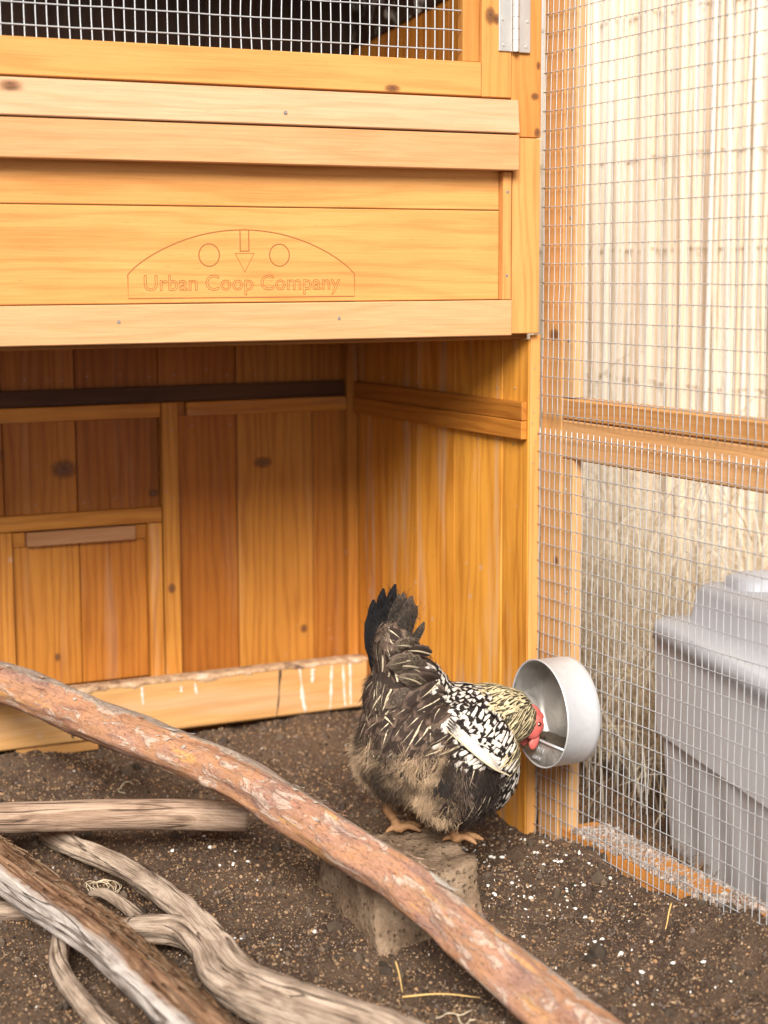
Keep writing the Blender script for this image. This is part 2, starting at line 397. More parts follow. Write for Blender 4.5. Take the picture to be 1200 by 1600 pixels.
def catmull(P, n):
    P = np.asarray(P, float); Q = np.vstack([2*P[0]-P[1], P, 2*P[-1]-P[-2]]); out = []
    m = len(P)-1
    for s in np.linspace(0, m, n):
        i = min(int(s), m-1); t = s-i; a, b, c, d = Q[i:i+4]
        out.append(.5*((2*b)+(c-a)*t+(2*a-5*b+4*c-d)*t*t+(3*b-a-3*c+d)*t**3))
    return np.array(out)
def box_bm(bm, x0, x1, y0, y1, z0, z1):
    r = bmesh.ops.create_cube(bm, size=1)['verts']
    for v in r: v.co = ((x0+x1)/2+v.co.x*(x1-x0), (y0+y1)/2+v.co.y*(y1-y0), (z0+z1)/2+v.co.z*(z1-z0))
    return r
def bm_obj(name, bm, mat, parent=None, smooth_=False):
    m = bpy.data.meshes.new(name); bm.to_mesh(m); bm.free()
    if smooth_: m.shade_smooth()
    o = link(name, m, M[mat] if isinstance(mat, str) else mat)
    if parent is not None: rebase(o, parent)
    return o

# ---------------------------------------------------------------- ground
BLOCK_Z = .078
def ground_z(x, y):
    P = np.stack([x, y, np.zeros_like(x)], -1)
    run = 1-smooth(.0, .05, x)
    z = .058*smooth(.12, .50, y)*run
    z = z + (.013*fbm(P*7, 3, 3)+.0062*fbm(P*26, 3, 9)+.0022*vnoise(P*95, 5))
    z = z + .030*np.exp(-(((x+.33)/.13)**2+((y+.13)/.10)**2))*run      # soil heaped behind the block
    z = z - .024*np.exp(-(((x+.33)/.12)**2+((y+.37)/.085)**2))*run
    z = z - .016*np.exp(-(((x+.14)/.035)**2+((y+.50)/.06)**2))         # scratched hollow
    z = z*1.0 - .055*smooth(.03, .16, x)                                # the yard outside lies lower
    z = z + (.013*smooth(.03, -.06, y)+.032*smooth(-.20, -.46, y))*np.exp(-((x-.012)/.055)**2)
    far = smooth(1.5, 4, np.maximum(np.abs(x), np.abs(y)))
    return z*(1-far) - .05*far
def axis_pts(lo, hi, step, ext):
    c = np.arange(lo, hi+1e-9, step); g = [1.]; 
    out = []; s = step*2; p = hi
    while p < ext: p += s; s *= 1.35; out.append(p)
    neg = []; s = step*2; p = lo
    while p > -ext: p -= s; s *= 1.35; neg.append(p)
    return np.array(neg[::-1]+list(c)+out)
gx = axis_pts(-.95, .55, .0055, 120.); gy = axis_pts(-.80, .75, .0055, 120.)
GX, GY = np.meshgrid(gx, gy, indexing='ij'); GZ = ground_z(GX, GY)
V = np.stack([GX, GY, GZ], -1).reshape(-1, 3); ny = len(gy)
ii, jj = np.meshgrid(np.arange(len(gx)-1), np.arange(ny-1), indexing='ij'); k = (ii*ny+jj).ravel()
gm = mesh_quads('ground', V, np.c_[k, k+ny, k+ny+1, k+1]); vattr(gm, 'yard', smooth(.02, .10, V[:, 0]), 'FLOAT')
tag(link('ground', gm, M['soil']), kind='structure')
def gz(x, y): return float(ground_z(np.array([x]), np.array([y]))[0])

# ---------------------------------------------------------------- the coop
coop = thing('chicken_coop', 'orange stained cedar chicken coop with wire door, carved logo board and open space underneath', 'chicken coop', (-.6, .29, 0))
D = .575
XL = -1.30                      # left end, outside the picture
def P_(name, *a, **k): return plank(name, *a, parent=coop, **k)
# raised nest box front
P_('bottom_rail', XL, -.0445, -.004, .018, .7065, .7535, mat='fresh', tint=(1.0, .88, .74))
logo_board = P_('logo_board', XL, -.0585, .008, .024, .7545, .8715, mat='cedar', tint=(1.10, 1.10, 1.12))
P_('front_board', XL, -.0585, .0085, .024, .8725, .9300, mat='cedar', tint=(1.12, 1.12, 1.15))
P_('trim', -.0580, -.0450, -.002, .022, .7540, .9225, mat='cedar', tint=(1.1, 1.12, 1.2), axis=2)
P_('lid_board', XL, -.0435, -.019, .020, .9235, .9690, mat='fresh', tint=(.96, .84, .68))
P_('lid_board', XL, -.0437, -.0185, .020, .9694, 1.0125, mat='fresh', tint=(1.02, .99, 1.02), rot=Euler((math.radians(-6), 0, 0)))
P_('post', -.0425, .0, .0, .026, .7085, .9670, mat='cedar', tint=(1.13, 1.16, 1.25), axis=2)
P_('post', -.0445, .0012, .001, .030, .9680, 1.52, mat='cedar', tint=(.96, .86, .72))
P_('floor_board', XL+.02, -.002, .027, D-.002, .7000, .7180, mat='inner', tint=(.8, .8, .8))
# upper door frame with wire
door = coop
def Pd(name, *a, **k): return plank('door_'+name, *a, parent=coop, **k)
Pd('rail', XL+.02, -.0912, -.001, .020, 1.0185, 1.0620, mat='cedar', tint=(1.06, 1.06, 1.05))
Pd('stile', -.0906, -.0462, -.0012, .020, 1.0180, 1.50, mat='cedar', tint=(1.0, .95, .85))
Pd('batten', -.1152, -.0908, .006, .021, 1.0626, 1.499, mat='cedar', tint=(.88, .78, .62))
Pd('rail', XL+.02, -.1155, .0, .020, 1.47, 1.50, mat='cedar')
def wire_grid(name, o, eu, ev, nu, nv, du, dv, rad, parent, wob=.0012, bulge=.004, nrm=(1, 0, 0), seed=1):
    """welded mesh: nu wires standing along ev, nv wires along eu"""
    o, eu, ev, nrm = map(lambda q: np.array(q, float), (o, eu, ev, nrm)); Vs = []; Fs = []; n0 = 0
    def disp(s, t):
        q = np.stack([s*3.1, t*3.1, np.zeros_like(s)], -1); q2 = np.stack([s*22, t*22, np.ones_like(s)], -1)
        return bulge*vnoise(q, seed)+wob*vnoise(q2, seed+3), wob*vnoise(q2, seed+5), wob*vnoise(q2, seed+8)
    W, H = nu*du, nv*dv
    for i in range(nu+1):
        t = np.linspace(-.3*dv, H+.3*dv, int(nv*1.6)+3); s = np.full_like(t, i*du); a, b, c = disp(s, t)
        P = o+np.outer(s+b*.9, eu)+np.outer(t, ev)+np.outer(a, nrm)
        v, f, _ = tube_arrays(P, rad, 5); Vs.append(v); Fs += [[q+n0 for q in g] for g in f]; n0 += len(v)
    for j in range(nv+1):
        s = np.linspace(-.3*du, W+.3*du, int(nu*.7)+3); t = np.full_like(s, j*dv); a, b, c = disp(s, t)
        P = o+np.outer(s, eu)+np.outer(t+c*.6, ev)+np.outer(a-rad*1.5, nrm)
        v, f, _ = tube_arrays(P, rad, 5); Vs.append(v); Fs += [[q+n0 for q in g] for g in f]; n0 += len(v)
    m = mesh_np(name, np.concatenate(Vs), Fs, True); w = link(name, m, M['wire']); rebase(w, parent); tag(w, kind='stuff')
    return w
wire_grid('wire_mesh', (XL+.03, .0125, 1.052), (1, 0, 0), (0, 0, 1), 88, 16, .01345, .0252, .0009, door, .0010, .002, (0, 1, 0), 4)
# hinge
hg = plank('hinge', -.0668, -.0468, -.0038, -.0010, 1.0775, 1.165, 'hinge', door, bevel=.0006)
hg.name = 'hinge_leaf'
plank('hinge_leaf', -.0372, -.0190, -.0038, -.0010, 1.0770, 1.165, 'hinge', door, bevel=.0006)
for a, b in ((1.0775, 1.0920), (1.0924, 1.1065), (1.1069, 1.1215), (1.1219, 1.1365), (1.1369, 1.165)):
    v, f, _ = tube_arrays([(-.0420, -.0052, a), (-.0420, -.0052, b)], .0047, 14)
    rebase(link('hinge_knuckle', mesh_np('hinge_knuckle', v, f, False), M['hinge']), door)
def screw_mesh():
    bm = bmesh.new(); bmesh.ops.create_cone(bm, cap_ends=True, segments=12, radius1=.0030, radius2=.0022, depth=.0012)
    m = bpy.data.meshes.new('screw'); bm.to_mesh(m); bm.free(); return m
SCREW = screw_mesh(); SCREW.materials.append(M['hinge'])
DSCREW = SCREW.copy(); DSCREW.materials[0] = M['screw']
def screw(parent, loc, nrm, mesh=SCREW, s=1.):
    o = link('screw', mesh); o.parent = parent; o.matrix_parent_inverse = Matrix.Translation(-Vector(parent.location))
    o.matrix_world = Matrix.Translation(Vector(loc)) @ Vector(nrm).to_track_quat('Z', 'Y').to_matrix().to_4x4() @ Matrix.Scale(s, 4)
    o.matrix_basis = Matrix.Translation(Vector(loc)) @ Vector(nrm).to_track_quat('Z', 'Y').to_matrix().to_4x4() @ Matrix.Scale(s, 4)
    return o
for x, z in ((-.0595, 1.0855), (-.0255, 1.0845), (-.0615, 1.118), (-.0235, 1.117), (-.0595, 1.15), (-.0255, 1.15)): screw(door, (x, -.0042, z), (0, -1, 0), s=.9)
for x, z in ((-.0515, .896), (-.0520, .786)): screw(coop, (x, -.0022, z), (0, -1, 0), DSCREW, .8)
for x, y, z in ((-.592, -.0043, .733), (-.378, -.0205, .986), (-.30, -.0043, .733), (-.80, -.0043, .733), (-.75, -.0205, .986)): screw(coop, (x, y, z), (0, -1, 0), DSCREW, .85)

# inside of the upper coop and its roof
RF0, RF1 = (.0, 1.53), (D+.03, 1.145)        # roof underside: front and back (y, z)
for k, (a, b) in enumerate(((.032, .13), (.131, .25), (.251, .38), (.381, .48), (.481, D-.001))):
    P_('side_board', -.004, .012, a, b, .7185, 1.52, mat='inner', tint=tint(.12, (1.45, 1.4, 1.2)), axis=2)
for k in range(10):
    x1 = .011-.134*k; P_('back_board', x1-.1335, x1, D+.001, D+.017, .7190, 1.522, mat='dark', tint=tint(.2))  # shade of the upper interior is put into the boards' dark colour
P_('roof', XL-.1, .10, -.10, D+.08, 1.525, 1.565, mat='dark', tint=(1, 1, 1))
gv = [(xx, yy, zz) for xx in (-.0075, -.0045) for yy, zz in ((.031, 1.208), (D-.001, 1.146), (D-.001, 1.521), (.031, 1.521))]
rebase(link('gable_shade_board', mesh_np('gable_shade_board', gv, [(0, 3, 2, 1), (4, 5, 6, 7), (0, 1, 5, 4), (1, 2, 6, 5), (2, 3, 7, 6), (3, 0, 4, 7)]), M['dark']), coop)  # dark panel added above the side boards; its colour stands for the shade there
# lower back wall
edges = [-.0205, -.0805, -.2145, -.3450, -.4795, -.5935, -.7275, -.8615, -.9955, -1.1295, XL]
tn = [(1.0, .96, .9), (1.20, 1.28, 1.3), (.86, .74, .6), (.80, .66, .5), (1.0, .92, .8), (.85, .75, .6), (1, .95, .9), (1.1, 1.1, 1), (1, 1, 1), (.9, .9, .9)]
for k in range(len(edges)-1):
    P_('back_board', edges[k+1]+.0006, edges[k]-.0006, D+random.uniform(0, .0015), D+.016, .0, .6995, mat='inner', tint=tint(.06, tn[k]), smear=.08)
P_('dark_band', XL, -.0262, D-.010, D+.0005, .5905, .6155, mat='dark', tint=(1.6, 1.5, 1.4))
P_('trim', XL, -.3475, D-.0155, D-.0005, .5675, .5898, mat='inner', tint=(1.35, 1.45, 1.5), smear=.2)
P_('trim', -.3040, -.0262, D-.0155, D-.0005, .5672, .5895, mat='inner', tint=(1.3, 1.4, 1.45), smear=.2)
P_('trim', -.3185, -.3045, D-.007, D-.0005, .5680, .5897, mat='inner', tint=(.85, .8, .75), axis=0)
P_('batten', -.3465, -.3195, D-.0160, D-.0006, .150, .5899, mat='inner', tint=(1.3, 1.45, 1.55), smear=.4)
P_('corner_post', -.0255, -.0070, D-.0175, D-.0002, .0, .6990, mat='inner', tint=(1.05, 1.05, 1.0), smear=.3)
# pop-hole hatch
P_('trim', XL, -.3480, D-.0150, D-.0005, .4020, .4258, mat='inner', tint=(1.3, 1.42, 1.5), smear=.3)
P_('hatch_slat', -.5655, -.3925, D-.0170, D-.0012, .3775, .3995, mat='fresh', tint=(.70, .56, .46))
P_('hatch_block', -.3920, -.3720, D-.0080, D-.0010, .3770, .4000, mat='inner', tint=(.9, .85, .75), axis=0)
P_('hatch_block', -.5870, -.5660, D-.0080, D-.0010, .3770, .4000, mat='inner', tint=(1.1, 1.1, 1), axis=0)
P_('hatch_stile', -.3715, -.3490, D-.0165, D-.0009, .150, .4012, mat='inner', tint=(1.35, 1.5, 1.65), smear=.35)
P_('hatch_stile', -.6120, -.5880, D-.0165, D-.0009, .150, .4013, mat='inner', tint=(1.3, 1.4, 1.5), smear=.35)
P_('hatch_board', -.5872, -.4806, D-.0042, D-.0012, .155, .3766, mat='inner', tint=(1.15, 1.18, 1.1), smear=.15, axis=2)
P_('hatch_board', -.4794, -.3722, D-.0045, D-.0012, .155, .3767, mat='inner', tint=(1.0, .92, .80), smear=.15, axis=2)
# sill rail in front of the back wall
rail = P_('sill_rail', XL, -.0070, D-.052, D-.0180, .0735, .1560, mat='rail', tint=(1.0, .97, .92), smear=.25, bevel=.003)
P_('sill_cleat', -.60, -.47, D-.046, D-.0185, .0560, .0732, mat='rail', tint=(.9, .8, .65), axis=0)
# right side wall under the box
for a, b, tt in ((.0165, .0875, (1.72, 2.0, 1.8)), (.0880, .2270, (1.70, 1.95, 1.7)), (.2275, .3460, (1.6, 1.78, 1.5)), (.3465, .4650, (1.42, 1.55, 1.3)), (.4655, D-.0005, (1.35, 1.42, 1.2))):  # tints rise towards the front: light along the wall put into the colour
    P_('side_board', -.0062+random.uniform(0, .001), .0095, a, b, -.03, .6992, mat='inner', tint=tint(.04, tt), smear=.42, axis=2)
P_('side_trim', -.0150, -.0066, .0180, D-.0180, .5885, .6140, mat='inner', tint=(1.0, 1.0, .95))
P_('side_trim', -.0160, -.0067, .0175, D-.0178, .5625, .5880, mat='inner', tint=(1.1, 1.1, 1.05))
P_('front_stud', -.0050, .0105, .0120, .0160, -.03, .7060, mat='cedar', tint=(1.1, 1.12, 1.15), axis=2)
# left end wall, outside the picture
for k in range(4):
    P_('end_board', XL-.02, XL-.004, .03+k*.134, .03+k*.134+.1335, -.03, 1.20, mat='inner', tint=tint(.1), smear=.15, axis=2)
# nail heads on the inner walls
NAIL = SCREW.copy(); NAIL.materials[0] = M['screw']
for x in np.arange(-.60, -.03, .047):
    screw(coop, (x+random.uniform(-.008, .008), D-.0002, .633+random.uniform(-.006, .006)), (0, -1, 0), NAIL, .42)
for x, z in ((-.545, .44), (-.485, .44), (-.47, .44), (-.42, .442), (-.34, .56), (-.33, .545), (-.34, .45), (-.33, .44), (-.36, .39), (-.365, .37), (-.29, .55), (-.225, .55)):
    screw(coop, (x, D-.0162 if -.348 < x < -.318 or -.372 < x < -.348 else D-.0003, z), (0, -1, 0), NAIL, .45)
for y in np.arange(.05, .52, .05):
    screw(coop, (-.0066, y+random.uniform(-.012, .012), .626+random.uniform(-.004, .006)), (-1, 0, 0), NAIL, .42)
    screw(coop, (-.0066, y+random.uniform(-.012, .012), .552+random.uniform(-.004, .006)), (-1, 0, 0), NAIL, .42)
for z in (.66, .62, .60, .585, .57, .56, .53): screw(coop, (random.uniform(-.002, .008), .0115, z), (0, -1, 0), NAIL, .4)

# carved logo: cut grooves into the board
def groove_strip(pts, w=.0011, closed=False):
    """square-section cutter along a polyline in the x-z plane"""
    P = np.array(pts, float); n = len(P); bm = bmesh.new()
    seq = [(i, (i+1) % n) for i in range(n if closed else n-1)]
    for a, b in seq:
        p, q = P[a], P[b]; t = (q-p)/np.linalg.norm(q-p); nn = np.array([-t[1], t[0]])*w; p = p-t*w*.9; q = q+t*w*.9
        c = [(p+nn), (p-nn), (q-nn), (q+nn)]
        vs = [bm.verts.new((k[0], yv, k[1])) for yv in (.0068, .0100) for k in c]
        for f in ((0, 1, 2, 3), (7, 6, 5, 4), (0, 4, 5, 1), (1, 5, 6, 2), (2, 6, 7, 3), (3, 7, 4, 0)): bm.faces.new([vs[i] for i in f])
    return bm
X0, X1 = -.5755, -.2725
def arch(t): x = X0+(X1-X0)*t; return (x, .7895+.0545*(1-(2*t-1)**2)**.85)
outline = [(X0, .7607)]+[arch(t) for t in np.linspace(0, 1, 40)]+[(X1, .7607)]
cx = -.4235
shapes = [(outline, True), ([(cx-.0058, .8428), (cx-.0058, .8170)], False), ([(cx+.0058, .8428), (cx+.0058, .8170)], False), ([(cx-.0058, .8180), (cx+.0058, .8180)], False),
          ([(cx-.0125, .8150), (cx+.0125, .8150), (cx, .7920)], True)]
for ox in (-.4705, -.3765):
    shapes.append(([(ox+.0135*math.cos(a), .8130+.0137*math.sin(a)) for a in np.linspace(0, 2*math.pi, 28, endpoint=False)], True))
def logo_parts():
    fc = bpy.data.curves.new('logo_text', 'FONT'); fc.body = 'Urban Coop Company'; fc.size = .0235; fc.align_x = 'CENTER'; fc.fill_mode = 'NONE'
    fo = bpy.data.objects.new('logo_text_curve', fc); COL.objects.link(fo)
    fc.resolution_u = 3
    dg = bpy.context.evaluated_depsgraph_get(); dg.update(); me = bpy.data.meshes.new_from_object(fo.evaluated_get(dg))
    w = max(v.co.x for v in me.vertices)-min(v.co.x for v in me.vertices)
    sc = .262/w; mid = (max(v.co.x for v in me.vertices)+min(v.co.x for v in me.vertices))/2
    segs = [[((me.vertices[i].co.x-mid)*sc+cx-.0005, me.vertices[i].co.y*min(sc, 1.15)+.7700) for i in e.vertices] for e in me.edges]
    bpy.data.objects.remove(fo); bpy.data.meshes.remove(me)
    return segs
y_f = .0079
def groove_mesh(name, polys, w):
    """thin V channel floor let into the face of the board, 0.4 mm proud of the wood's own bump"""
    V = []; F = []
    for pts, closed in polys:
        P = np.array(pts, float); n = len(P)
        T = np.zeros_like(P)
        for i in range(n):
            a = P[i-1] if (i > 0 or closed) else P[i]; b = P[(i+1) % n] if (i < n-1 or closed) else P[i]
            t = b-a; T[i] = t/max(np.linalg.norm(t), 1e-9)
        Nn = np.c_[-T[:, 1], T[:, 0]]; b0 = len(V)
        for i in range(n):
            for s, y in ((-1, y_f), (0, y_f-.00025), (1, y_f)):
                V.append((P[i, 0]+Nn[i, 0]*w*s, y, P[i, 1]+Nn[i, 1]*w*s))
        for i in range(n if closed else n-1):
            a = b0+3*i; c = b0+3*((i+1) % n)
            F += [(a, c, c+1, a+1), (a+1, c+1, c+2, a+2)]
    o = link(name, mesh_np(name, V, F), M['groove'])
    o.parent = logo_board; bpy.context.view_layer.update(); o.matrix_parent_inverse = logo_board.matrix_world.inverted()
    return o
groove_mesh('carved_emblem', shapes, .00085)
groove_mesh('carved_lettering', [(s, False) for s in logo_parts()], .00048)

# droppings on the sill rail
def blob_sheet(name, pts, w, y, parent, mat, seed, thick=.0012):
    """dried run on an upright face: irregular thickness ribbon"""
    P = catmull(pts, 26); n = len(P); r = np.random.default_rng(seed); V = []; F = []
    ww = np.interp(np.linspace(0, 1, n), np.linspace(0, 1, 9), r.uniform(.15, 1.0, 9))*w; ww[0] *= .5; ww[-1] *= .3
    for i in range(n):
        for s, dy in ((-1, 0), (-.5, thick), (.5, thick), (1, 0)):
            V.append((P[i, 0]+s*ww[i]*r.uniform(.7, 1.2), y-dy, P[i, 1]))
    for i in range(n-1):
        for j in range(3): a = i*4+j; F.append((a, a+1, a+5, a+4))
    o = link(name, mesh_np(name, V, F, True), M[mat]); rebase(o, coop); return o
yr = D-.0521
for k, (x, z0, z1, w, dx, mt) in enumerate(((-.131, .150, .078, .0040, .010, 'dropping'), (-.107, .148, .125, .0045, -.002, 'dropping'), (-.073, .150, .077, .0035, -.004, 'dropping'), (-.053, .150, .079, .0034, .004, 'dropping'),
        (-.040, .150, .080, .0028, .001, 'dropping'), (-.165, .152, .076, .0032, -.008, 'tar'), (-.312, .146, .128, .0030, .003, 'dropping'), (-.335, .143, .134, .003, .0, 'dropping'), (-.40, .15, .12, .003, .002, 'dropping'), (-.515, .105, .080, .0022, .003, 'tar'))):
    q = [(x, z0), (x+dx*.3, z0*.67+z1*.33), (x+dx*.5, z0*.33+z1*.67), (x+dx, z1)]
    blob_sheet('dropping_run', q, w, yr, coop, mt, k)
# crust along the top of the rail
def crust():
    r = np.random.default_rng(5); V = []; F = []
    n = 700; xs = np.linspace(-1.1, -.008, n)
    for i, x in enumerate(xs):
        dep = .003+.008*fbm(np.array([x*34, 1.3, .2]), 5, 2); h = .0003+.0005*abs(fbm(np.array([x*60, 4., 1.]), 3, 6))
        on = 1 if fbm(np.array([x*5, 9., 2.]), 2, 8) > -.6 else .3
        for (y, z) in ((D-.018, .1562), (D-.030, .1563+h*on), (D-.0515, .1561+h*.8*on), (D-.0527-.0003*on, .1530), (D-.0525, .1555-max(.003, dep*on)), (D-.0519, .1550-max(.003, dep*on))):
            V.append((x, y+r.uniform(-.0004, .0004), z+r.uniform(-.0005, .0005)))
    for i in range(n-1):
        for j in range(5): a = i*6+j; F.append((a, a+6, a+7, a+1))
    t = NT('crusted_dirt'); p = t.new('TexCoord').outputs['Object']
    a = t.noise(p, 45., 6, .7, .5); c = t.ramp(a, [(.34, (.12, .07, .045)), (.45, (.36, .22, .12)), (.56, (.48, .31, .18)), (.70, (.60, .50, .40))])
    t.set('Base_Color', c); t.set('Roughness', .95); t.bump(t.noise(p, 300., 4, .7), .8, .002)
    o = link('dirt_crust', mesh_np('dirt_crust', V, F, True), t.m); rebase(o, coop)
crust()

# ---------------------------------------------------------------- run side panels with mesh
panel = thing('wire_run_panel', 'tall galvanised mesh panel on cedar frame along the side of the run', 'mesh panel', (.02, -.5, 0))
def Pp(name, *a, **k): return plank(name, *a, parent=panel, **k)
Pp('corner_post', .0125, .0300, -.0400, .0110, -.06, 1.60, mat='fresh', tint=(1.06, .92, .62))
Pp('stile', .0140, .0300, -.0660, -.0406, .624, 1.60, mat='fresh', tint=(1.1, 1.12, .98))
Pp('stile', .0140, .0300, -.0680, -.0406, -.04, .541, mat='fresh', tint=(1.1, 1.02, .78))
Pp('rail', .0135, .050, -1.60, -.0408, .5945, .6225, mat='fresh', tint=(1.02, .84, .52), bevel=.002)
Pp('rail', .0130, .052, -1.60, -.0409, .5415, .5935, mat='fresh', tint=(1.12, 1.02, .80), bevel=.002)
Pp('base_plank', .0128, .070, -1.60, -.050, -.07, .0285, mat='cedar', tint=(1.05, .9, .7))
Pp('rail', .0135, .050, -1.60, -.0408, 1.56, 1.60, mat='cedar')
Pp('stile', .0150, .050, -1.66, -1.601, -.04, 1.60, mat='cedar')
MX = .0085
wire_grid('wire_mesh', (MX, .0005, .6005), (0, -1, 0), (0, 0, 1), 118, 38, .01345, .02515, .00062, panel, .0009, .0030, (1, 0, 0), 12)
wire_grid('wire_mesh', (MX-.001, .0085, -.0085), (0, -1, 0), (0, 0, 1), 119, 23, .01345, .02525, .00066, panel, .0010, .0040, (1, 0, 0), 31)
for y, z in ((-.055, .862), (-.055, 1.078), (-.053, .700), (-.055, .155), (-.055, .36), (-.05, .50)): screw(panel, (.0135, y, z), (-1, 0, 0), DSCREW, .85)

# gravel along the foot of the mesh
def pebbles(name, N, place, size, cols, mat, label, cat, top=True, sub=0):
    bm = bmesh.new(); bmesh.ops.create_icosphere(bm, subdivisions=1, radius=1) if sub else bmesh.ops.create_cube(bm, size=1.5)
    if not sub: bm.clear(); bmesh.ops.create_uvsphere(bm, u_segments=5, v_segments=3, radius=1)
    bmesh.ops.triangulate(bm, faces=bm.faces[:])
    bv = np.array([v.co[:] for v in bm.verts]); bf = np.array([[v.index for v in f.verts] for f in bm.faces]); bm.free()
    P = place(N); s = size(N); A = RNG.uniform(0, 6.28, N)
    sq = RNG.uniform(.55, 1.2, (N, 3)); jit = RNG.uniform(.75, 1.2, (N, len(bv), 1))
    Q = bv[None]*jit*sq[:, None]*s[:, None, None]
    ca, sa = np.cos(A)[:, None], np.sin(A)[:, None]
    Q = np.stack([Q[..., 0]*ca-Q[..., 1]*sa, Q[..., 0]*sa+Q[..., 1]*ca, Q[..., 2]], -1)+P[:, None]
    F = (bf[None]+(np.arange(N)*len(bv))[:, None, None]).reshape(-1, 3)
    m = mesh_quads(name, Q.reshape(-1, 3), F, False); cc = cols(N); vattr(m, 'col', np.repeat(cc, len(bv), 0))
    return tag(link(name, m, M[mat]), label, cat, kind='stuff')
def pick(cs, n, v=.25):
    c = np.array(cs)[RNG.integers(0, len(cs), n)]; return c*RNG.uniform(1-v, 1+v, (n, 1))
def soil_place(n):
    # denser where the soil shows largest
    x = RNG.uniform(-.86, .03, n); y = RNG.uniform(-.72, .56, n); return np.c_[x, y, ground_z(x, y)+.0003]
pebbles('soil_grains', 52000, soil_place, lambda n: RNG.gamma(2.2, .00036, n)+.0005, lambda n: pick([(.075, .044, .029), (.13, .08, .050), (.035, .023, .017), (.19, .12, .07), (.24, .155, .09), (.14, .108, .092), (.30, .20, .12), (.26, .145, .07)], n, .4), 'grain', 'loose crumbs of dark soil and grit covering the run floor', 'soil')
pebbles('soil_clods', 900, soil_place, lambda n: RNG.gamma(2.0, .0014, n)+.002, lambda n: pick([(.05, .036, .026), (.075, .052, .036), (.10, .07, .048)], n, .3), 'grain', 'small brown clods of earth lying on the run floor', 'clods', sub=1)
pebbles('shell_grit', 230, lambda n: (lambda q: np.c_[q[:, 0], q[:, 1], ground_z(q[:, 0], q[:, 1])+.001])(np.r_[np.c_[RNG.normal(-.12, .07, n//2), RNG.normal(-.15, .15, n//2)].clip((-.5, -.6), (-.012, .4)), np.c_[RNG.uniform(-.8, -.02, n-n//2), RNG.uniform(-.65, .5, n-n//2)]]), lambda n: RNG.gamma(2., .00045, n)+.0007, lambda n: pick([(.75, .7, .64), (.66, .6, .53)], n, .15), 'grain', 'fine white shell grit specks sprinkled over the soil', 'grit')
def gravel_place(n):
    y = RNG.uniform(-1.55, -.072, n); x = RNG.uniform(.012, .073, n)
    return np.c_[x, y, .0288+RNG.uniform(0, .0022, n)+.004*vnoise(np.c_[x*20, y*20, y*0], 4)]
pebbles('gravel', 7500, gravel_place, lambda n: RNG.gamma(3., .0005, n)+.0007, lambda n: pick([(.36, .29, .245), (.26, .21, .175), (.44, .37, .32), (.30, .22, .17)], n, .25), 'grain', 'pinkish grey gravel lying along the base plank of the mesh panel', 'gravel')

# ---------------------------------------------------------------- block
def rough_block():
    top = np.array([(-.232, -.247), (-.376, -.256), (-.365, -.075), (-.195, -.080)]); bot = np.array([(-.240, -.285), (-.394, -.312), (-.375, -.065), (-.185, -.070)])
    n = 26; V = []; F = []
    bm = bmesh.new(); bmesh.ops.create_cube(bm, size=1)
    bmesh.ops.subdivide_edges(bm, edges=bm.edges[:], cuts=22, use_grid_fill=True)
    for v in bm.verts:
        s, t, h = v.co.x+.5, v.co.y+.5, v.co.z+.5
        def bil(c): return (c[1]*(1-s)+c[0]*s)*(1-t)+(c[2]*(1-s)+c[3]*s)*t
        p = bil(top)*h+bil(bot)*(1-h); v.co = (p[0], p[1], -.05+(BLOCK_Z+.05)*h-.010*(1-s)*h)
    bm.normal_update()
    P = np.array([v.co[:] for v in bm.verts]); N = np.array([v.normal[:] for v in bm.verts])
    d = .0042*fbm(P*30, 4, 21)+.0020*fbm(P*120, 3, 4); P = P+N*d[:, None]
    for v, p in zip(bm.verts, P): v.co = p
    return bm
b = bm_obj('stone_block', rough_block(), 'stone', None, True)
tag(b, 'rough brown stone block half sunk in the soil under the hen and the log', 'stone block')

# ---------------------------------------------------------------- logs and driftwood
def log(name, pts, rad, mat, label, cat, n=90, seg=40, lump=.08, ridge=.0, seed=0, weather=None, bump=None, parent=None, flat=None):
    P = catmull(pts, n); r = np.interp(np.linspace(0, 1, n), np.linspace(0, 1, len(rad)), rad)
    def rg(L, ang):
        q = np.stack([np.full_like(ang, L*9), np.cos(ang)*1.3, np.sin(ang)*1.3], -1)
        k = 1+lump*fbm(q, 3, seed)
        if ridge:
            q2 = np.stack([np.full_like(ang, L*2.6), np.cos(ang+L*2.)*4.5, np.sin(ang+L*2.)*4.5], -1); k = k+ridge*fbm(q2, 3, seed+5)
        if bump:
            for bl, ba, bs, bh in bump: k = k+bh*np.exp(-((L-bl)/bs)**2-(np.angle(np.exp(1j*(ang-ba)))/.5)**2)
        return k
    V, F, U = tube_arrays(P, r, seg, True, rg)
    m = mesh_np(name, V, F, True); vattr(m, 'tuv', U, 'FLOAT_VECTOR')
    ang = np.arctan2(U[:, 2], U[:, 1]); vattr(m, 'weather', weather(U[:, 0]/U[:, 0].max(), ang, V) if weather is not None else np.zeros(len(V)), 'FLOAT')
    o = link(name, m, M[mat]); 
    if parent is None: tag(o, label, cat)
    else: rebase(o, parent)
    return o, P, r
main_pts = [(-.735, .552, .224), (-.691, .469, .217), (-.635, .361, .207), (-.578, .240, .190), (-.522, .109, .175), (-.479, .008, .164), (-.447, -.102, .150), (-.4145, -.222, .130), (-.380, -.355, .1055), (-.350, -.478, .064), (-.329, -.572, .034), (-.316, -.637, .018), (-.305, -.71, .006)]
log_root = thing('perch_log', 'thick reddish log with peeling bark lying across the stone block', 'log', (-.40, -.3, .1))
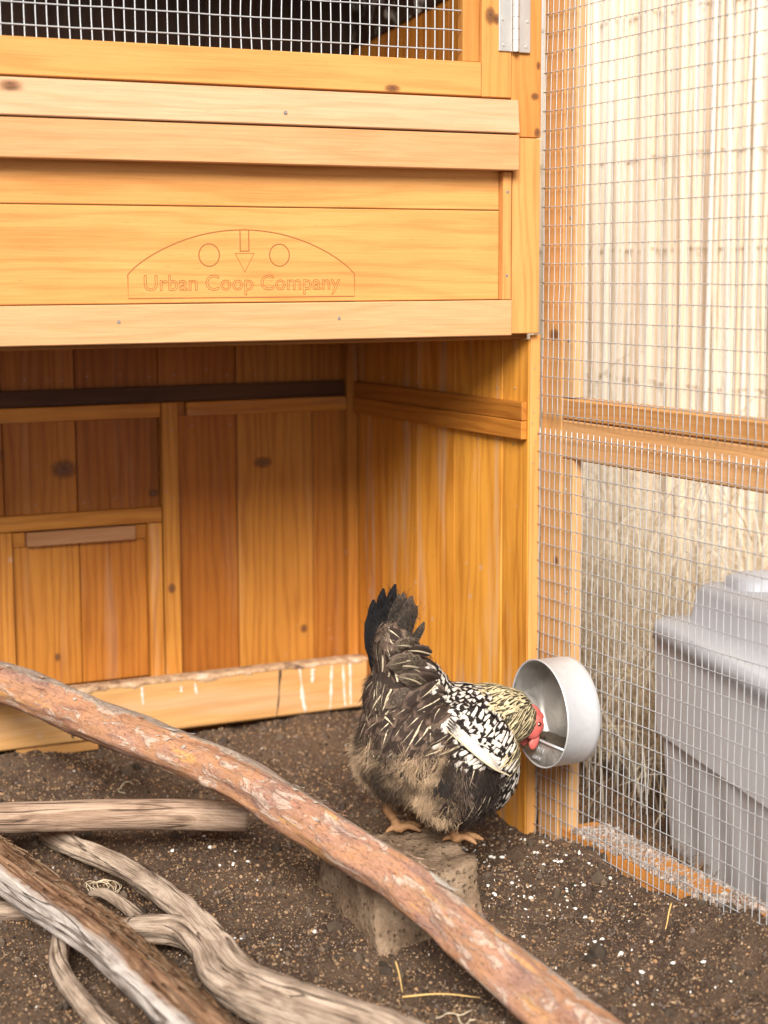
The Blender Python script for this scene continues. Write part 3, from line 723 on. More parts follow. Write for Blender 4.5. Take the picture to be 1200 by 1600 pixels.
o, MP, MR = log('trunk', main_pts, [.0285, .0285, .029, .0285, .0290, .0280, .0285, .0280, .0285, .030, .031, .031, .031], 'bark', None, None, 190, 64, .13, .05, 3,
    weather=lambda s, a, V: np.clip(.55+.75*(-np.cos(a-.35))*1.0-.62*s, 0, 1), bump=[(.18, 2.0, .014, .16), (.62, .3, .012, .12), (.95, 2.2, .02, .08)], parent=log_root)
o['label'] = 'reddish trunk with peeling bark'
# bark flakes lifting off the log
TD = np.gradient(MP, axis=0); TD /= np.linalg.norm(TD, axis=1)[:, None]
fm = []
for k in range(90):
    i = int(RNG.uniform(6, 146)); t = Vector(TD[i]); a = RNG.uniform(-2.2, .9)
    side = t.cross(Vector((0, 0, 1))).normalized(); up = side.cross(t)
    nrm = (up*math.cos(a)+side*math.sin(a)); tang = nrm.cross(t)
    L, W = RNG.uniform(.008, .030), RNG.uniform(.002, .006)
    if k == 0: i = 131; t = Vector(TD[i]); side = t.cross(Vector((0, 0, 1))).normalized(); up = side.cross(t); nrm = (up*.95-side*.2).normalized(); tang = nrm.cross(t); L, W = .048, .013
    c = Vector(MP[i])+nrm*(MR[i]*1.005); V = []; F = []
    for a_ in range(6):
        for b_ in range(4):
            uu, vv = a_/5-.5, b_/3-.5; lift = .0012+ (.22*L)*max(0, uu+.1)**2*2 - vv*vv*W*W/MR[i]*.5 + RNG.uniform(-.0004, .0004)
            q = c+t*(uu*L*(1+RNG.uniform(-.12, .12)))+tang*(vv*W*(1.1-abs(uu)*1.7)*(1+RNG.uniform(-.4, .4)))+nrm*lift; V.append(q[:])
    for a_ in range(5):
        for b_ in range(3): F.append((a_*4+b_, a_*4+b_+1, a_*4+b_+5, a_*4+b_+4))
    fm.append((V, F))
M['flake'] = plain('bark_flake', (.50, .32, .22), .85, .6, 120., .5)
M['flake2'] = plain('pink_bark_flake', (.40, .19, .12), .85, .7, 120., .5)
M['flake3'] = plain('grey_bark_flake', (.42, .36, .30), .85, .7, 120., .5)
for V, F in fm:
    rebase(link('bark_flake', mesh_np('bark_flake', V, F, False), M[random.choice(['flake', 'flake2', 'flake3'])]), log_root)

log('straight_branch', [(-.80, .215, .083), (-.711, .182, .080), (-.60, .146, .078), (-.50, .112, .0745), (-.402, .080, .066)], [.0205, .0205, .0210, .0203, .0200, .0190], 'drift_brown', 'straight smooth grey branch with a cut end lying under the red log', 'branch', 70, 34, .05, .03, 5)
dw = thing('forked_driftwood', 'pale twisted driftwood branch whose two limbs merge on the soil', 'driftwood', (-.56, -.3, .02))
log('limb', [(-.655, .50, .040), (-.645, .454, .030), (-.630, .231, .030), (-.585, .035, .034), (-.5695, -.136, .036), (-.571, -.247, .034), (-.576, -.345, .030), (-.543, -.445, .030), (-.495, -.545, .028), (-.45, -.65, .024)], [.012, .0130, .0140, .0155, .0165, .0150, .0165, .023, .025, .026], 'drift_grey', None, None, 150, 44, .16, .20, 8, parent=dw)
log('limb', [(-.655, -.115, .020), (-.630, -.140, .026), (-.592, -.185, .030), (-.592, -.260, .030), (-.603, -.335, .028), (-.580, -.42, .026), (-.53, -.53, .026), (-.48, -.64, .022)], [.007, .014, .017, .0135, .0150, .019, .021, .022], 'drift_grey', None, None, 120, 44, .16, .22, 9, parent=dw)
sp = thing('split_driftwood', 'heavy driftwood limb, silver on one side with shredded brown bark on the other', 'driftwood', (-.70, -.2, .04))
log('limb', [(-.80, .20, .070), (-.751, .091, .062), (-.723, -.077, .056), (-.700, -.203, .052), (-.684, -.373, .048), (-.674, -.516, .044), (-.66, -.66, .04)], [.027, .0275, .027, .026, .0255, .026, .026], 'drift_two', None, None, 120, 44, .08, .10, 14,
    weather=lambda s, a, V: np.clip(.5+.62*np.cos(a-3.95), 0, 1), parent=sp)
# shredded fibres on the bark side
def shreds():
    Vs = []; Fs = []; n0 = 0; r = np.random.default_rng(3)
    P = catmull([(-.80, .20, .070), (-.751, .091, .062), (-.723, -.077, .056), (-.700, -.203, .052), (-.684, -.373, .048), (-.674, -.516, .044)], 100)
    T = np.gradient(P, axis=0); T /= np.linalg.norm(T, axis=1)[:, None]
    for k in range(330):
        i = r.integers(2, 88); a = r.normal(-.45, .45); t = T[i]; side = np.cross(t, [0, 0, 1]); side /= np.linalg.norm(side); up = np.cross(side, t)
        rd = lambda q: (up*math.cos(q)-side*math.sin(q))
        L = r.uniform(.03, .11); n = 5; w = r.uniform(.0006, .0022)
        for s_ in (1,):
            pts = []
            for j in range(n):
                f = j/(n-1); q = a+f*r.normal(0, .03); c = P[min(i+int(f*L/.0075), 99)]+t*0
                pts.append(c+rd(-q)*(.0262+.001+abs(r.normal(0, .0018))*(f*1.6)))
            pts = np.array(pts)+np.linspace(0, 1, n)[:, None]*t*.002
            v, f_, _ = tube_arrays(pts+np.arange(n)[:, None]*t*1e-4, np.linspace(w, w*.4, n), 4); Vs.append(v); Fs += [[q+n0 for q in g] for g in f_]; n0 += len(v)
    m = mesh_np('bark_shreds', np.concatenate(Vs), Fs, True)
    cols = np.repeat(pick([(.20, .10, .05), (.30, .17, .09), (.10, .05, .025), (.36, .24, .15)], len(Vs), .3), 20, 0)
    vattr(m, 'col', cols[:len(m.vertices)]); o = link('bark_shreds', m, M['blade']); rebase(o, sp); tag(o, kind='stuff')
shreds()
log('curved_stick', [(-.702, -.055, .030), (-.708, -.090, .020), (-.737, -.184, .013), (-.742, -.290, .013), (-.736, -.374, .013), (-.72, -.46, .012)], [.0085, .010, .011, .011, .0105, .010], 'drift_grey', 'thin grey curved stick poking out below the split driftwood', 'stick', 60, 22, .08, .08, 22)
log('broken_twig', [(-.640, .020, .018), (-.626, -.006, .024), (-.615, -.050, .020), (-.611, -.112, .015)], [.004, .008, .0085, .007], 'drift_grey', 'short broken twig stub between the two driftwood pieces', 'twig', 30, 18, .2, .18, 27)
log('bark_scrap', [(-.80, .035, .010), (-.755, .018, .012), (-.715, .006, .010), (-.69, -.004, .006)], [.012, .014, .011, .005], 'drift_dark', 'dark brown scrap of bark flat on the soil beside the split driftwood', 'bark scrap', 30, 18, .2, .15, 29)

# ---------------------------------------------------------------- galvanised feeder
fd = thing('wall_feeder', 'round galvanised metal feed cup hanging on the wire mesh', 'feeder', (-.02, -.128, .15))
FY, FZ, FR = -.128, .2175, .0708
def lathe_x(prof, seg=64, a0=0., a1=2*math.pi):
    full = abs(a1-a0-2*math.pi) < 1e-6; A = np.linspace(a0, a1, seg, endpoint=not full); V = []; F = []
    for x, r in prof:
        for a in A: V.append((x, FY+r*math.cos(a), FZ+r*math.sin(a)))
    n = len(A)
    for i in range(len(prof)-1):
        for j in range(n if full else n-1): F.append((i*n+j, i*n+(j+1) % n, (i+1)*n+(j+1) % n, (i+1)*n+j))
    return V, F
v, f = lathe_x([(-.0725, FR-.0013), (-.0738, FR), (-.0732, FR+.0012), (-.0715, FR+.0010), (-.0705, FR), (-.030, FR), (-.0225, FR-.001), (-.0195, FR-.006), (-.0180, FR-.018), (-.0172, .0)])
o = link('shell', mesh_np('shell', v, f, True), M['galv']); rebase(o, fd)
v, f = lathe_x([(-.0725, FR-.0013), (-.031, FR-.0013), (-.0250, FR-.003), (-.0225, FR-.008), (-.0215, FR-.02), (-.0210, 0.)])
o = link('liner', mesh_np('liner', v, f, True), M['galv_dirty']); rebase(o, fd)
# lower half plate with rolled top lip
ZC = -.034; ang = math.asin(ZC/FR)
A = np.linspace(math.pi-ang, 2*math.pi+ang, 40); V = [(-.0722, FY+(FR-.002)*math.cos(a), FZ+(FR-.002)*math.sin(a)) for a in A]; n = len(V)
V2 = [(-.0722-.004*(1-((y-FY)/FR)**2), y*.45+FY*.55, z*.55+(FZ+ZC-.012)*.45) for _, y, z in V]
V += V2+[(-.0765, FY, FZ+ZC-.016)]
F = [(j, j+1, n+j+1, n+j) for j in range(n-1)]+[(n+j, n+j+1, 2*n) for j in range(n-1)]+[(0, n, 2*n, 2*n-1, n-1)]
o = link('cover_plate', mesh_np('cover_plate', V, F, True), M['galv_dirty']); rebase(o, fd)
hw = FR*math.cos(ang)-.001
v, f, _ = tube_arrays([(-.0730, FY-hw, FZ+ZC), (-.0745, FY-hw*.4, FZ+ZC-.0004), (-.0745, FY+hw*.4, FZ+ZC-.0004), (-.0730, FY+hw, FZ+ZC)], .0017, 10)
rebase(link('rolled_lip', mesh_np('rolled_lip', v, f, True), M['galv']), fd)
def embossed(txt, size, z):
    fc = bpy.data.curves.new('embossed_text', 'FONT'); fc.body = txt; fc.size = size; fc.align_x = 'CENTER'; fc.extrude = .0003; fc.resolution_u = 2
    fo = bpy.data.objects.new('embossed_text_curve', fc); COL.objects.link(fo)
    dg = bpy.context.evaluated_depsgraph_get(); dg.update(); me = bpy.data.meshes.new_from_object(fo.evaluated_get(dg)); bpy.data.objects.remove(fo)
    me.materials.clear()
    o = link('embossed_lettering', me, M['galv']); o.matrix_world = Matrix.Translation((-.0768, FY, z)) @ Matrix(((0, 0, -1, 0), (-1, 0, 0, 0), (0, 1, 0, 0), (0, 0, 0, 1)))
    w = o.matrix_world.copy(); o.parent = fd; o.matrix_parent_inverse = Matrix.Translation(-fd.location); o.matrix_basis = w
embossed('WWW', .013, FZ+ZC-.017); embossed('.com', .0105, FZ+ZC-.027)
v, f = lathe_x([(-.0345, .0), (-.034, .02), (-.036, .05), (-.040, FR-.003)], 40, math.pi-ang+.12, 2*math.pi+ang-.12)
V = []; F = []; A = np.linspace(0, 2*math.pi, 36, endpoint=False)
hz = FZ+ZC-.008; hh = math.sqrt(FR**2-(ZC-.008)**2)-.003
V = [(-.0715+.048*i/7, FY-hh+2*hh*j/15, hz+.004*vnoise(np.array([i*.9, j*.8, 2.]), 3)) for i in range(8) for j in range(16)]
F = [(i*16+j, i*16+j+1, (i+1)*16+j+1, (i+1)*16+j) for i in range(7) for j in range(15)]
rebase(link('feed', mesh_np('feed', V, F, True), M['crop']), fd)
for yy, zz in ((.0, .03), (.0, -.05)):
    v, f, _ = tube_arrays([(-.020, FY+yy*.85, FZ+zz), (-.004, FY+yy, FZ+zz+.004), (.0030, FY+yy*1.0, FZ+zz+.003)], .0018, 8)
    rebase(link('hook', mesh_np('hook', v, f, True), M['wire']), fd)

# ---------------------------------------------------------------- storage bin outside
bn = thing('storage_bin', 'grey plastic storage bin with a domed lid outside the mesh', 'storage bin', (.33, -.33, -.05))
ey = np.array([.236, .972, 0]); ex = np.array([.972, -.236, 0]); c0 = np.array([.198, -.044, .006])      # back-left foot
def bin_pt(a, b, z): return c0+ex*a-ey*b+np.array([0, 0, z])
BW, BL = .36, .50
def rrect(a0, a1, b0, b1, z, r, seg=7):
    pts = []
    for (ca, cb, s) in ((a1-r, b1-r, 0), (a0+r, b1-r, 1), (a0+r, b0+r, 2), (a1-r, b0+r, 3)):
        for k in range(seg):
            t = math.pi/2*(s+k/(seg-1)); pts.append(bin_pt(ca+r*math.cos(t), cb+r*math.sin(t), z))
    return pts
def loft(rings, cap0=False, cap1=True):
    V = []; F = []; n = len(rings[0])
    for r in rings: V += r
    for i in range(len(rings)-1):
        for j in range(n): F.append((i*n+j, i*n+(j+1) % n, (i+1)*n+(j+1) % n, (i+1)*n+j))
    if cap0: F.append(tuple(range(n))[::-1])
    if cap1: F.append(tuple((len(rings)-1)*n+j for j in range(n)))
    return V, F
def ribbed(z, e, ribs):
    """ring of the tub with shallow vertical flutes on the sides"""
    pts = []; a0, a1, b0, b1 = -e, BW+e, -e, BL+e; N = 100
    def flute(s): return .0030*ribs*(.5+.5*math.sin(s*5*6.283))
    for k in range(N): s = k/N; pts.append((a0+flute(s)*(0.04 < s < .96), b1-(b1-b0)*s))
    for k in range(40): s = k/40; pts.append((a0+(a1-a0)*s, b0+flute(s)*(0.05 < s < .95)))
    for k in range(N): s = k/N; pts.append((a1-flute(s)*(0.04 < s < .96), b0+(b1-b0)*s))
    for k in range(40): s = k/40; pts.append((a1-(a1-a0)*s, b1-flute(s)*(0.05 < s < .95)))
    return [bin_pt(a, b, z) for a, b in pts]
rings = [ribbed(-.052, -.012, 0), ribbed(-.040, -.004, 0), ribbed(-.03, -.002, 1), ribbed(.115, .008, 1), ribbed(.128, .009, 0), ribbed(.1285, .016, 0), ribbed(.262, .020, 0), ribbed(.275, .020, 0)]
v, f = loft(rings, True, False); o = link('tub', mesh_np('tub', v, f, True), M['plastic']); o.data.set_sharp_from_angle(angle=math.radians(35)); rebase(o, bn)
m_ = o.modifiers.new('bevel', 'BEVEL'); m_.width = .003; m_.segments = 2; m_.limit_method = 'ANGLE'
E_ = .026
rings = [rrect(-E_, BW+E_, -E_, BL+E_, .2700, .035), rrect(-E_-.004, BW+E_+.004, -E_-.004, BL+E_+.004, .2720, .037), rrect(-E_-.002, BW+E_+.002, -E_-.002, BL+E_+.002, .294, .036), rrect(-E_+.004, BW+E_-.004, -E_+.004, BL+E_-.004, .2985, .034),
         rrect(.006, BW-.006, .006, BL-.006, .3015, .03), rrect(.012, BW-.012, .012, BL-.012, .306, .03), rrect(.018, BW-.018, .018, BL-.018, .345, .03), rrect(.024, BW-.024, .024, BL-.024, .353, .03), rrect(.06, BW-.06, .06, BL-.06, .3555, .03)]
v, f = loft(rings, True, True); o = link('lid', mesh_np('lid', v, f, True), M['lid']); rebase(o, bn)
rings = [rrect(.05, BW-.05, .035, .125, .350, .03), rrect(.052, BW-.052, .037, .123, .366, .03), rrect(.06, BW-.06, .045, .115, .371, .028)]
v, f = loft(rings, False, True); o = link('lid_ridge', mesh_np('lid_ridge', v, f, True), M['lid']); rebase(o, bn)

# ---------------------------------------------------------------- reed fence behind
fence = thing('reed_fence', 'pale reed screen fence behind the run in bright light', 'fence', (.70, .94, -.05))
fdv = np.array([-.216, .976, 0]); F0 = np.array([.69, .944, -.06]); fn = np.array([.976, .216, 0])
def reed_mesh(k):
    r = np.random.default_rng(k); n = 8; z = np.linspace(0, 1.9, n); P = np.c_[.006*np.cumsum(r.normal(0, .5, n)), .006*np.cumsum(r.normal(0, .5, n)), z]
    v, f, _ = tube_arrays(P, np.linspace(.0056, .0042, n), 6); m = mesh_np('reed', v, f, True)
    c = np.array([(.84, .70, .53), (.85, .74, .60), (.82, .66, .48), (.86, .79, .68), (.84, .72, .56), (.77, .59, .42)][k % 6]); vattr(m, 'col', np.tile(c, (len(v), 1))*r.uniform(.85, 1.1, (len(v), 1))); m.materials.append(M['reed']); return m
reeds = [reed_mesh(k) for k in range(12)]
s = -.98; cnt = 0
while s < .80 and cnt < 292:
    o = link('reed', reeds[RNG.integers(0, 12)]); o.parent = fence
    P = F0+fdv*s+fn*RNG.normal(0, .004)-np.array(fence.location); o.location = P
    o.rotation_euler = (RNG.normal(0, .007), RNG.normal(0, .007), RNG.uniform(0, 6.28)); o.scale = (RNG.uniform(.5, .95),)*2+(RNG.uniform(.97, 1.04),)
    g = .5+.5*float(vnoise(np.array([s*5, 3., 1.]), 7)); s += RNG.uniform(.0046, .0070)+(RNG.uniform(.002, .005) if RNG.random() < .04+.12*g else 0); cnt += 1
def reed_backing():
    Vs, Fs, Cs, n0 = [], [], [], 0
    for k in range(420):
        q = -1.25+2.5*k/420; n = 4; P = F0+fdv*q+fn*(.012+RNG.normal(0, .003))+np.c_[RNG.normal(0, .003, n), RNG.normal(0, .003, n), np.linspace(0, 1.9, n)]
        v, f, _ = tube_arrays(P, RNG.uniform(.0032, .0050), 5); Vs.append(v); Fs += [[i+n0 for i in g] for g in f]; n0 += len(v); Cs.append(np.tile(pick([(.85, .72, .55), (.85, .75, .60), (.80, .65, .48)], 1, .06), (len(v), 1)))
    m = mesh_np('reeds_behind', np.concatenate(Vs), Fs, True); vattr(m, 'col', np.concatenate(Cs)); o = link('reeds_behind', m, M['reed']); rebase(o, fence); tag(o, kind='stuff')
reed_backing()
for z in (.30, .58, .84, 1.0, 1.27, 1.62):
    ss = np.linspace(-1.15, 1.35, 180); P = F0+np.outer(ss, fdv)+np.outer(.008*np.where(np.arange(180) % 2, 1, -1), fn)
    P[:, 2] = z+.012*vnoise(np.c_[ss*3, ss*0, ss*0], int(z*100))+.003*vnoise(np.c_[ss*40, ss*0, ss*0], 3)
    v, f, _ = tube_arrays(P, .0014, 5); m = mesh_np('binding_wire', v, f, True); vattr(m, 'col', np.tile((.40, .27, .16), (len(v), 1))); o = link('binding_wire', m, M['reed']); rebase(o, fence)

# ---------------------------------------------------------------- dry grass and litter in the yard
def blades(name, N, place, length, width, lean, cols, label, cat, seg=5, droop=.6, mat='blade', xmin=.10):
    P = place(N); L = length(N); A = RNG.uniform(0, 6.28, N); W = width(N); ln = lean(N)
    d = np.c_[np.cos(A), np.sin(A)]; d = d+np.array([.0, .0]); V = np.zeros((N, seg+1, 2, 3)); side = np.c_[-np.sin(A), np.cos(A)]
    tw = RNG.uniform(0, 3.14, N)
    for k in range(seg+1):
        t = k/seg; th = ln*(.35+.65*t)+droop*t*t
        if k == 0: c = P.copy(); 
        else: c = c+np.c_[d*np.sin(th)[:, None], np.cos(th)]*(L/seg)[:, None]
        w = W*(1-t*.85)
        off = np.c_[side*w[:, None]*np.cos(tw)[:, None], w*np.sin(tw)*.6]
        V[:, k, 0] = c-off; V[:, k, 1] = c+off
    keep = V[..., 0].reshape(N, -1).min(1) > xmin; V = V[keep]; N = len(V)
    b = np.arange(N)*(seg+1)*2; F = np.concatenate([np.c_[b+2*k, b+2*k+1, b+2*k+3, b+2*k+2] for k in range(seg)])
    m = mesh_quads(name, V.reshape(-1, 3), F, True); vattr(m, 'col', np.repeat(cols(N), (seg+1)*2, 0))
    return tag(link(name, m, M[mat]), label, cat, kind='stuff')
straw = [(.74, .62, .44), (.80, .71, .56), (.70, .56, .38), (.82, .76, .66), (.60, .45, .27)]
def grass_place(n):
    c = np.array([(.42, .34), (.55, .55), (.62, .25), (.48, .72), (.66, .80), (.58, .05), (.35, .58), (.70, .45), (.62, -.25), (.45, .95), (.55, 1.15), (.26, .30), (.30, .50), (.22, .42)])
    k = RNG.integers(0, len(c), n); q = c[k]+RNG.normal(0, .095, (n, 2)); return np.c_[q, ground_z(q[:, 0], q[:, 1])-.004]
blades('dry_grass', 620, grass_place, lambda n: RNG.uniform(.18, .50, n), lambda n: RNG.uniform(.0010, .0024, n), lambda n: np.abs(RNG.normal(.25, .30, n)), lambda n: pick(straw, n, .2), 'tall bleached dry grass between the bin and the reed fence', 'dry grass', 8, 1.25)
blades('fallen_straw', 7000, lambda n: (lambda q: np.c_[q, ground_z(q[:, 0], q[:, 1])+RNG.uniform(.002, .05, n)])(np.c_[RNG.uniform(.36, .80, n), RNG.uniform(-.05, .85, n)]), lambda n: RNG.uniform(.08, .28, n), lambda n: RNG.uniform(.0008, .0019, n), lambda n: RNG.uniform(1.0, 1.6, n), lambda n: pick(straw+[(.34, .20, .10)], n, .25), 'flattened pale straw lying on the yard outside the mesh', 'straw', 5, .35)
blades('draped_straw', 3000, lambda n: (lambda q: np.c_[q, ground_z(q[:, 0], q[:, 1])+np.abs(RNG.normal(0, .17, n))])(np.c_[RNG.uniform(.26, .66, n), RNG.uniform(.0, .86, n)]), lambda n: RNG.uniform(.16, .42, n), lambda n: RNG.uniform(.0010, .0024, n), lambda n: RNG.uniform(.3, 1.5, n), lambda n: pick([(.86, .80, .68), (.85, .75, .58), (.82, .68, .48)], n, .05), 'tangled pale stalks arching over the yard beside the bin', 'dry stalks', 8, 1.2)
litter = [(.30, .14, .06), (.36, .20, .09), (.20, .11, .06), (.13, .085, .06), (.42, .28, .17), (.24, .20, .17), (.10, .07, .05)]
blades('needle_litter', 9000, lambda n: (lambda q: np.c_[q, ground_z(q[:, 0], q[:, 1])+RNG.uniform(.001, .014, n)])(np.c_[RNG.uniform(.12, .60, n), RNG.uniform(-.60, .45, n)]), lambda n: RNG.uniform(.02, .085, n), lambda n: RNG.uniform(.0006, .0016, n), lambda n: RNG.uniform(1.25, 1.75, n), lambda n: pick(litter, n, .35), 'brown needle and twig litter on the ground outside the mesh', 'litter', 3, .1)
blades('plume_grass', 120, lambda n: (lambda q: np.c_[q, ground_z(q[:, 0], q[:, 1])])(np.c_[RNG.normal(.52, .05, n), RNG.normal(.70, .10, n)]), lambda n: RNG.uniform(.50, .76, n), lambda n: RNG.uniform(.0010, .0028, n), lambda n: np.abs(RNG.normal(.03, .10, n)), lambda n: pick([(.74, .66, .54), (.68, .58, .44), (.62, .48, .32)], n, .15), 'feathery bleached seed heads rising in front of the reed fence', 'dry grass', 6, .5)

# ---------------------------------------------------------------- the hen
hen = thing('hen', 'dark hen with white laced shoulder feathers pecking into the metal feed cup', 'hen', (-.25, -.14, BLOCK_Z))
HY = -.137
def hen_body():
    bm = bmesh.new()
    def ell(c, r, rot=(0, 0, 0)):
        q = bmesh.ops.create_icosphere(bm, subdivisions=4, radius=1)['verts']
        Mx = Matrix.Translation(c) @ Euler(rot).to_matrix().to_4x4() @ Matrix.Diagonal((*r, 1))
        for v in q: v.co = Mx @ v.co
    d = math.radians
    ell((-.234, HY, .200), (.098, .079, .078), (0, d(24), 0))            # barrel of the body
    ell((-.180, HY, .163), (.060, .066, .062))                           # breast
    ell((-.280, HY+.004, .194), (.052, .064, .056))                      # rump
    ell((-.268, HY+.003, .262), (.054, .052, .056), (0, d(-35), 0))      # saddle
    ell((-.284, HY+.004, .312), (.026, .032, .050), (0, d(-8), 0))       # tail root
    ell((-.230, HY-.056, .161), (.054, .032, .052), (0, d(20), 0))       # thighs
    ell((-.232, HY+.052, .156), (.054, .032, .052), (0, d(20), 0))
    ell((-.190, HY+.002, .222), (.058, .056, .048), (0, d(22), 0))       # shoulders
    ell((-.152, HY+.004, .224), (.046, .043, .042))                      # neck
    ell((-.124, HY+.007, .221), (.036, .034, .036))
    ell((-.101, HY+.010, .213), (.024, .022, .026))                      # head
    ell((-.212, HY-.066, .213), (.072, .020, .044), (0, d(33), 0))       # folded wings
    ell((-.212, HY+.064, .213), (.072, .020, .044), (0, d(33), 0))
    me = bpy.data.meshes.new('body'); bm.to_mesh(me); bm.free()
    o = bpy.data.objects.new('body', me); COL.objects.link(o)
    r = o.modifiers.new('r', 'REMESH'); r.mode = 'VOXEL'; r.voxel_size = .0045
    s = o.modifiers.new('s', 'SMOOTH'); s.factor = .5; s.iterations = 9
    dg = bpy.context.evaluated_depsgraph_get(); dg.update(); m2 = bpy.data.meshes.new_from_object(o.evaluated_get(dg))
    bpy.data.objects.remove(o); bpy.data.meshes.remove(me); m2.name = 'body'; m2.materials.clear(); m2.shade_smooth()
    return m2
bm_ = hen_body(); body = link('body', bm_, M['body']); rebase(body, hen)
BV = np.array([v.co[:] for v in bm_.vertices]); BFc = [tuple(p.vertices) for p in bm_.polygons]
tree = BVHTree.FromPolygons([tuple(v) for v in BV], BFc)
cen = np.array([p.center[:] for p in bm_.polygons]); nor = np.array([p.normal[:] for p in bm_.polygons]); area = np.array([p.area for p in bm_.polygons])
hr = np.random.default_rng(77)
WHITE = (.68, .61, .53); CREAM = (.62, .51, .35); DARK = (.017, .012, .010); TAUPE = (.088, .062, .050); BRN = (.036, .023, .017); GOLD = (.60, .49, .29); BLK = (.005, .0045, .005)
def wing_line(x): return .232-.765*(x+.257)
def region(c, n):
    x, y, z = c
    if x > -.158 and z > .185: return 'hackle'
    wl = wing_line(x)
    if x > -.236 and z > wl+.004 and y < HY-.004: return 'cape' if (z-wl) > .040 or x > -.175 else 'wingfan'
    if x > -.236 and z > .19: return 'cape'
    if x > -.172 and z < .20: return 'breast'
    if z > .21 and x < -.23: return 'saddle'
    if x < -.258 and z < .206: return 'rump' if y < HY+.045 else 'flank'
    return 'thigh' if y < HY+.02 else 'flank'
def flow(reg, c, n):
    x, y, z = c; sy = -1 if y < HY else 1
    if reg == 'hackle': d = (-.85, sy*.30, -.55) if z < .235 else (-1, sy*.35, -.10)
    elif reg == 'cape': d = (-.75, sy*.25, -.55)
    elif reg == 'wingfan': d = (-.80, -.1, .45)
    elif reg == 'breast': d = (-.35, sy*.2, -.9)
    elif reg == 'saddle': d = (-.85, sy*.35, -.35) if z < .29 else (-.5, sy*.2, .75)
    elif reg == 'rump': d = (-.35, sy*.15, -.9)
    elif reg == 'flank': d = (-.5, .2, -.85)
    else: d = (-.45, sy*.1, -.85)
    d = np.array(d)+hr.normal(0, .11, 3); d = d-n*np.dot(d, n); return d/np.linalg.norm(d)
class Feathers:
    R = 7
    def __init__(s): s.V = []; s.F = []; s.uv = []; s.a = []; s.b = []; s.c = []; s.p = []; s.n = 0
    def add(s, P, side, nrm, w, a, b, c, par, prof='body', cup=.25, ragged=.05):
        """P: R+1 centre points, side/nrm per row"""
        R = len(P)-1; v = np.linspace(0, 1, R+1)
        if prof == 'long': pr = np.minimum(1, (v*6+.25))*np.sqrt(np.clip(1-(np.clip(v-.72, 0, 1)/.285)**2, 0, 1))
        elif prof == 'lance': pr = np.sin(np.pi*np.clip(v*.86+.14, 0, 1))**.8
        elif prof == 'blade': pr = np.sin(np.pi*np.clip(v*.9+.05, 0, 1))**.55
        else: pr = np.sin(np.pi*np.clip(v**1.15*.93+.07, 0, 1))**.62
        rd = hr.random()
        for i in range(R+1):
            for u in (-1, -.5, 0, .5, 1):
                ww = w*pr[i]*(1+hr.normal(0, ragged) if abs(u) == 1 else 1)
                s.V.append(P[i]+side[i]*u*ww-nrm[i]*(u*u*cup*ww)); s.uv.append((u, v[i], rd))
        for i in range(R):
            for j in range(4): k = s.n+i*5+j; s.F.append((k, k+1, k+6, k+5))
        m = (R+1)*5; s.n += m; s.a += [a]*m; s.b += [b]*m; s.c += [c]*m; s.p += [par]*m
    def build(s, name, parent, stuff=True):
        m = mesh_quads(name, np.array(s.V), np.array(s.F), True)
        vattr(m, 'cola', s.a); vattr(m, 'colb', s.b); vattr(m, 'cols', s.c); vattr(m, 'par', s.p, 'FLOAT_VECTOR'); vattr(m, 'fuv', s.uv, 'FLOAT_VECTOR')
        o = link(name, m, M['feather']); rebase(o, parent)
        if stuff: tag(o, kind='stuff')
        return o
def vary(c, v=.18): return tuple(np.array(c)*(1+hr.uniform(-v, v)))
def lay(c, n, d, L, off0=.0012, lift=.16):
    """walk a feather's spine along the body surface"""
    R = Feathers.R; P = []; S = []; N = []; p = np.array(c); st = L/R; h = hr.uniform(0, .0012)
    for i in range(R+1):
        q, nn, _, _ = tree.find_nearest(p.tolist())
        q = np.array(q); nn = np.array(nn); v = i/R
        P.append(q+nn*(off0+h+lift*L*(v-.12*v*v)*.55)); d = d-nn*np.dot(d, nn); d /= np.linalg.norm(d)
        S.append(np.cross(d, nn)); N.append(nn); p = q+d*st
    return np.array(P), np.array(S), np.array(N)
def poisson(mask, r, tries=12000):
    idx = np.where(mask)[0]; w = area[idx]/area[idx].sum(); pick_ = hr.choice(idx, min(tries, len(idx)*3), p=w); out = []; pts = np.zeros((0, 3))
    for i in pick_:
        if len(pts) and np.min(((pts-cen[i])**2).sum(1)) < r*r: continue
        pts = np.vstack([pts, cen[i]]); out.append(i)
    return out
regs = np.array([region(c, n) for c, n in zip(cen, nor)])
spec = {'saddle': (.0088, .043, .0112), 'cape': (.0058, .023, .0053), 'wingfan': (.0070, .032, .0066), 'hackle': (.0042, .030, .0030), 'breast': (.0075, .026, .0072), 'thigh': (.0080, .034, .0085), 'rump': (.0120, .034, .0090), 'flank': (.0095, .040, .0085)}
names = {'saddle': 'saddle_feathers', 'cape': 'cape_feathers', 'wingfan': 'wing_covert_feathers', 'hackle': 'hackle_feathers', 'breast': 'breast_feathers', 'thigh': 'thigh_feathers', 'rump': 'rump_feathers', 'flank': 'flank_feathers'}
